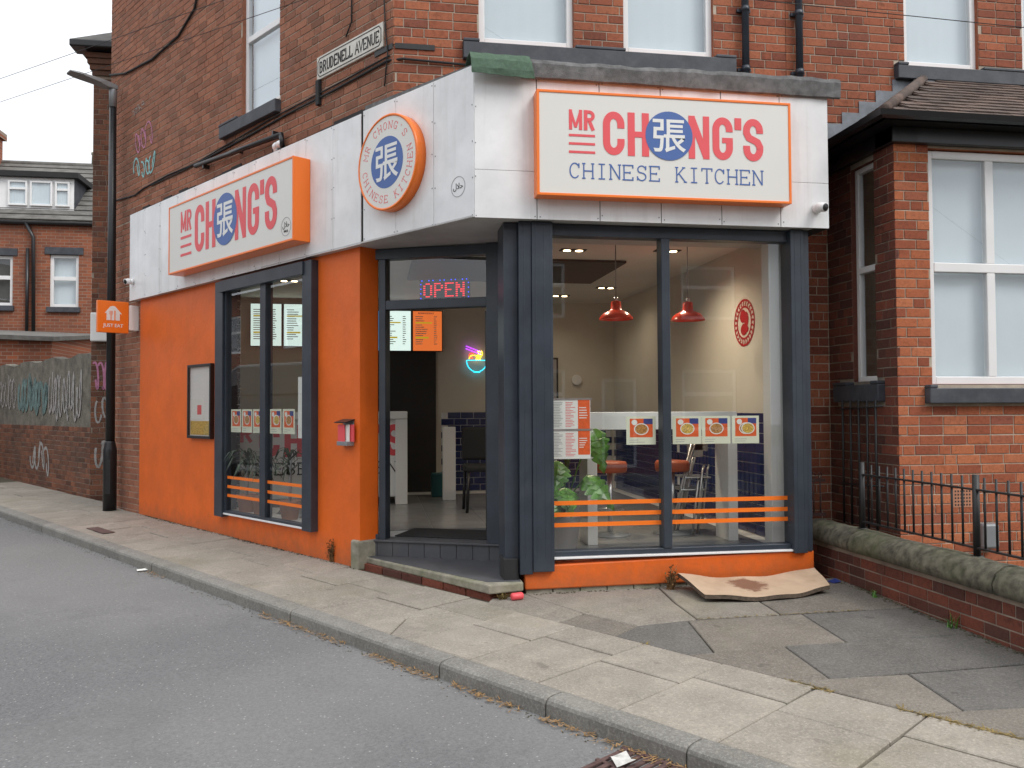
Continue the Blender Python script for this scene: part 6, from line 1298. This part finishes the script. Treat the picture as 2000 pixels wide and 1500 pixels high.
# scraps
b = MB(); b.lathe(gz(0.33, -0.06) + Vector((0, 0, 0.03)), [(0.024, -0.05), (0.03, -0.042), (0.03, 0.042), (0.024, 0.05)], 14, (0.95, 0.3, 0.0)); tag(b.build('drink_can', 'sign_red'), 'crushed red drink can by the step corner', 'can')
P = KP(-2.52, -1.36, -0.1); b = MB(); u_ = (SD * -1 + NIN * -0.5).normalized(); v_ = Vector((-u_.y, u_.x, 0)); b.add([P + u_ * (i * 0.036) + v_ * (k * 0.05 - 0.05) + Vector((0, 0, 0.012 + 0.012 * ((i * 2 + k) % 3))) for i in range(4) for k in range(3)], [(i * 3 + k, i * 3 + 3 + k, i * 3 + 4 + k, i * 3 + 1 + k) for i in range(3) for k in range(2)]); tag(b.build('paper_wrapper', 'paper_dirty'), 'crumpled white paper wrapper in the gutter beside the drain', 'litter')
P = KP(3.75, -1.28, -0.1); b = MB(); b.add([P + Vector((0.0, 0, 0.01)), P + Vector((0.12, 0.02, 0.02)), P + Vector((0.13, -0.05, 0.012)), P + Vector((0.02, -0.06, 0.006))], [(0, 1, 2, 3)]); tag(b.build('paper_scrap', 'paper'), 'small white paper scrap in the far gutter', 'litter')
P = gz(3.09, 0.02); b = MB(); b.add([P + Vector((0, 0, 0.01)), P + Vector((0.09, 0.02, 0.03)), P + Vector((0.1, -0.06, 0.015)), P + Vector((0.02, -0.07, 0.005))], [(0, 1, 2, 3)]); tag(b.build('crisp_packet', 'print_blue'), 'blue and yellow crisp packet in the corner by the plinth', 'litter')
# gully grate and stop-tap cover
GU = thing('gully_grate', KP(-2.75, -1.5, -0.1), 'rusty slotted drain grate in the gutter', 'drain'); _q = KP(-2.45, -1.62, 0); GF = Frame((_q.x, _q.y, 0), -SD, -NIN); z0 = KP(-2.7, -1.5, -0.105).z
def gzb(name, u0, u1, v0, v1, a, c, mat): b = MB(); b.box(GF, u0, u1, v0 - 0.4, v1 - 0.4, a + z0, c + z0); return b.build(name, mat, GU, 0.003)
gzb('grate_pit', 0.0, 0.46, 0.0, 0.42, 0.0008, 0.003, 'black_matt')
for i in range(9): gzb('grate_bar', 0.015 + 0.05 * i, 0.043 + 0.05 * i, 0.02, 0.40, 0.003, 0.016, 'rust')
for v0 in (0.0, 0.2, 0.4): gzb('grate_frame', 0.0, 0.46, v0, v0 + 0.022, 0.0031, 0.017, 'rust')
SC = thing('stop_tap_cover', KP(6.0, -0.86), 'small iron cover set in the pavement near the lamp post', 'cover'); b = MB(); p4 = [KP(k, o_, 0.004) for k, o_ in ((6.35, -0.93), (5.75, -0.93), (5.75, -0.79), (6.35, -0.79))]; b.prism(p4, [p + Vector((0, 0, 0.006)) for p in p4]); b.build('cover_plate', 'rust', SC, 0.002)

# grit and moss gathered at the foot of the walls
b = MB(); rnd = random.Random(23)
def crumb(P, r0):
    n = 5; ps = [P + Vector((r0 * math.cos(2 * math.pi * k / n) * rnd.uniform(0.6, 1.2), r0 * math.sin(2 * math.pi * k / n) * rnd.uniform(0.6, 1.2), 0.0)) for k in range(n)]; ap = P + Vector((rnd.uniform(-0.3, 0.3) * r0, rnd.uniform(-0.3, 0.3) * r0, r0 * rnd.uniform(0.35, 0.8)))
    b.add(ps + [ap], [(k, (k + 1) % n, n) for k in range(n)])
for k in range(900): crumb(KP(rnd.uniform(1.75, 7.1), 0.068 - abs(rnd.gauss(0, 0.03)), 0.001), rnd.uniform(0.004, 0.014))
for k in range(220): x = rnd.uniform(0.45, 3.2); crumb(Vector((x, 0.12 - abs(rnd.gauss(0, 0.02)), g(x, 0.1) + 0.001)), rnd.uniform(0.004, 0.011))
for k in range(500): y = rnd.uniform(-4.0, 0.1); crumb(Vector((3.25 - abs(rnd.gauss(0, 0.03)), y, g(3.25, y) + 0.001)), rnd.uniform(0.004, 0.014))
for k in range(700): crumb(KP(rnd.uniform(-4, 9), -1.212 - abs(rnd.gauss(0, 0.05)), -0.104), rnd.uniform(0.003, 0.009))
tag(b.build('grit', 'soil', kind='stuff'), 'dark grit and moss crumbs gathered along the wall feet and gutter', 'grit')
b = MB()
for k in range(260): crumb(KP(rnd.uniform(-4, 9), rnd.uniform(-6, -1.3), -0.104), rnd.uniform(0.003, 0.008))
tag(b.build('gravel', 'kerb', kind='stuff'), 'loose pale stone chips scattered over the tarmac', 'gravel')
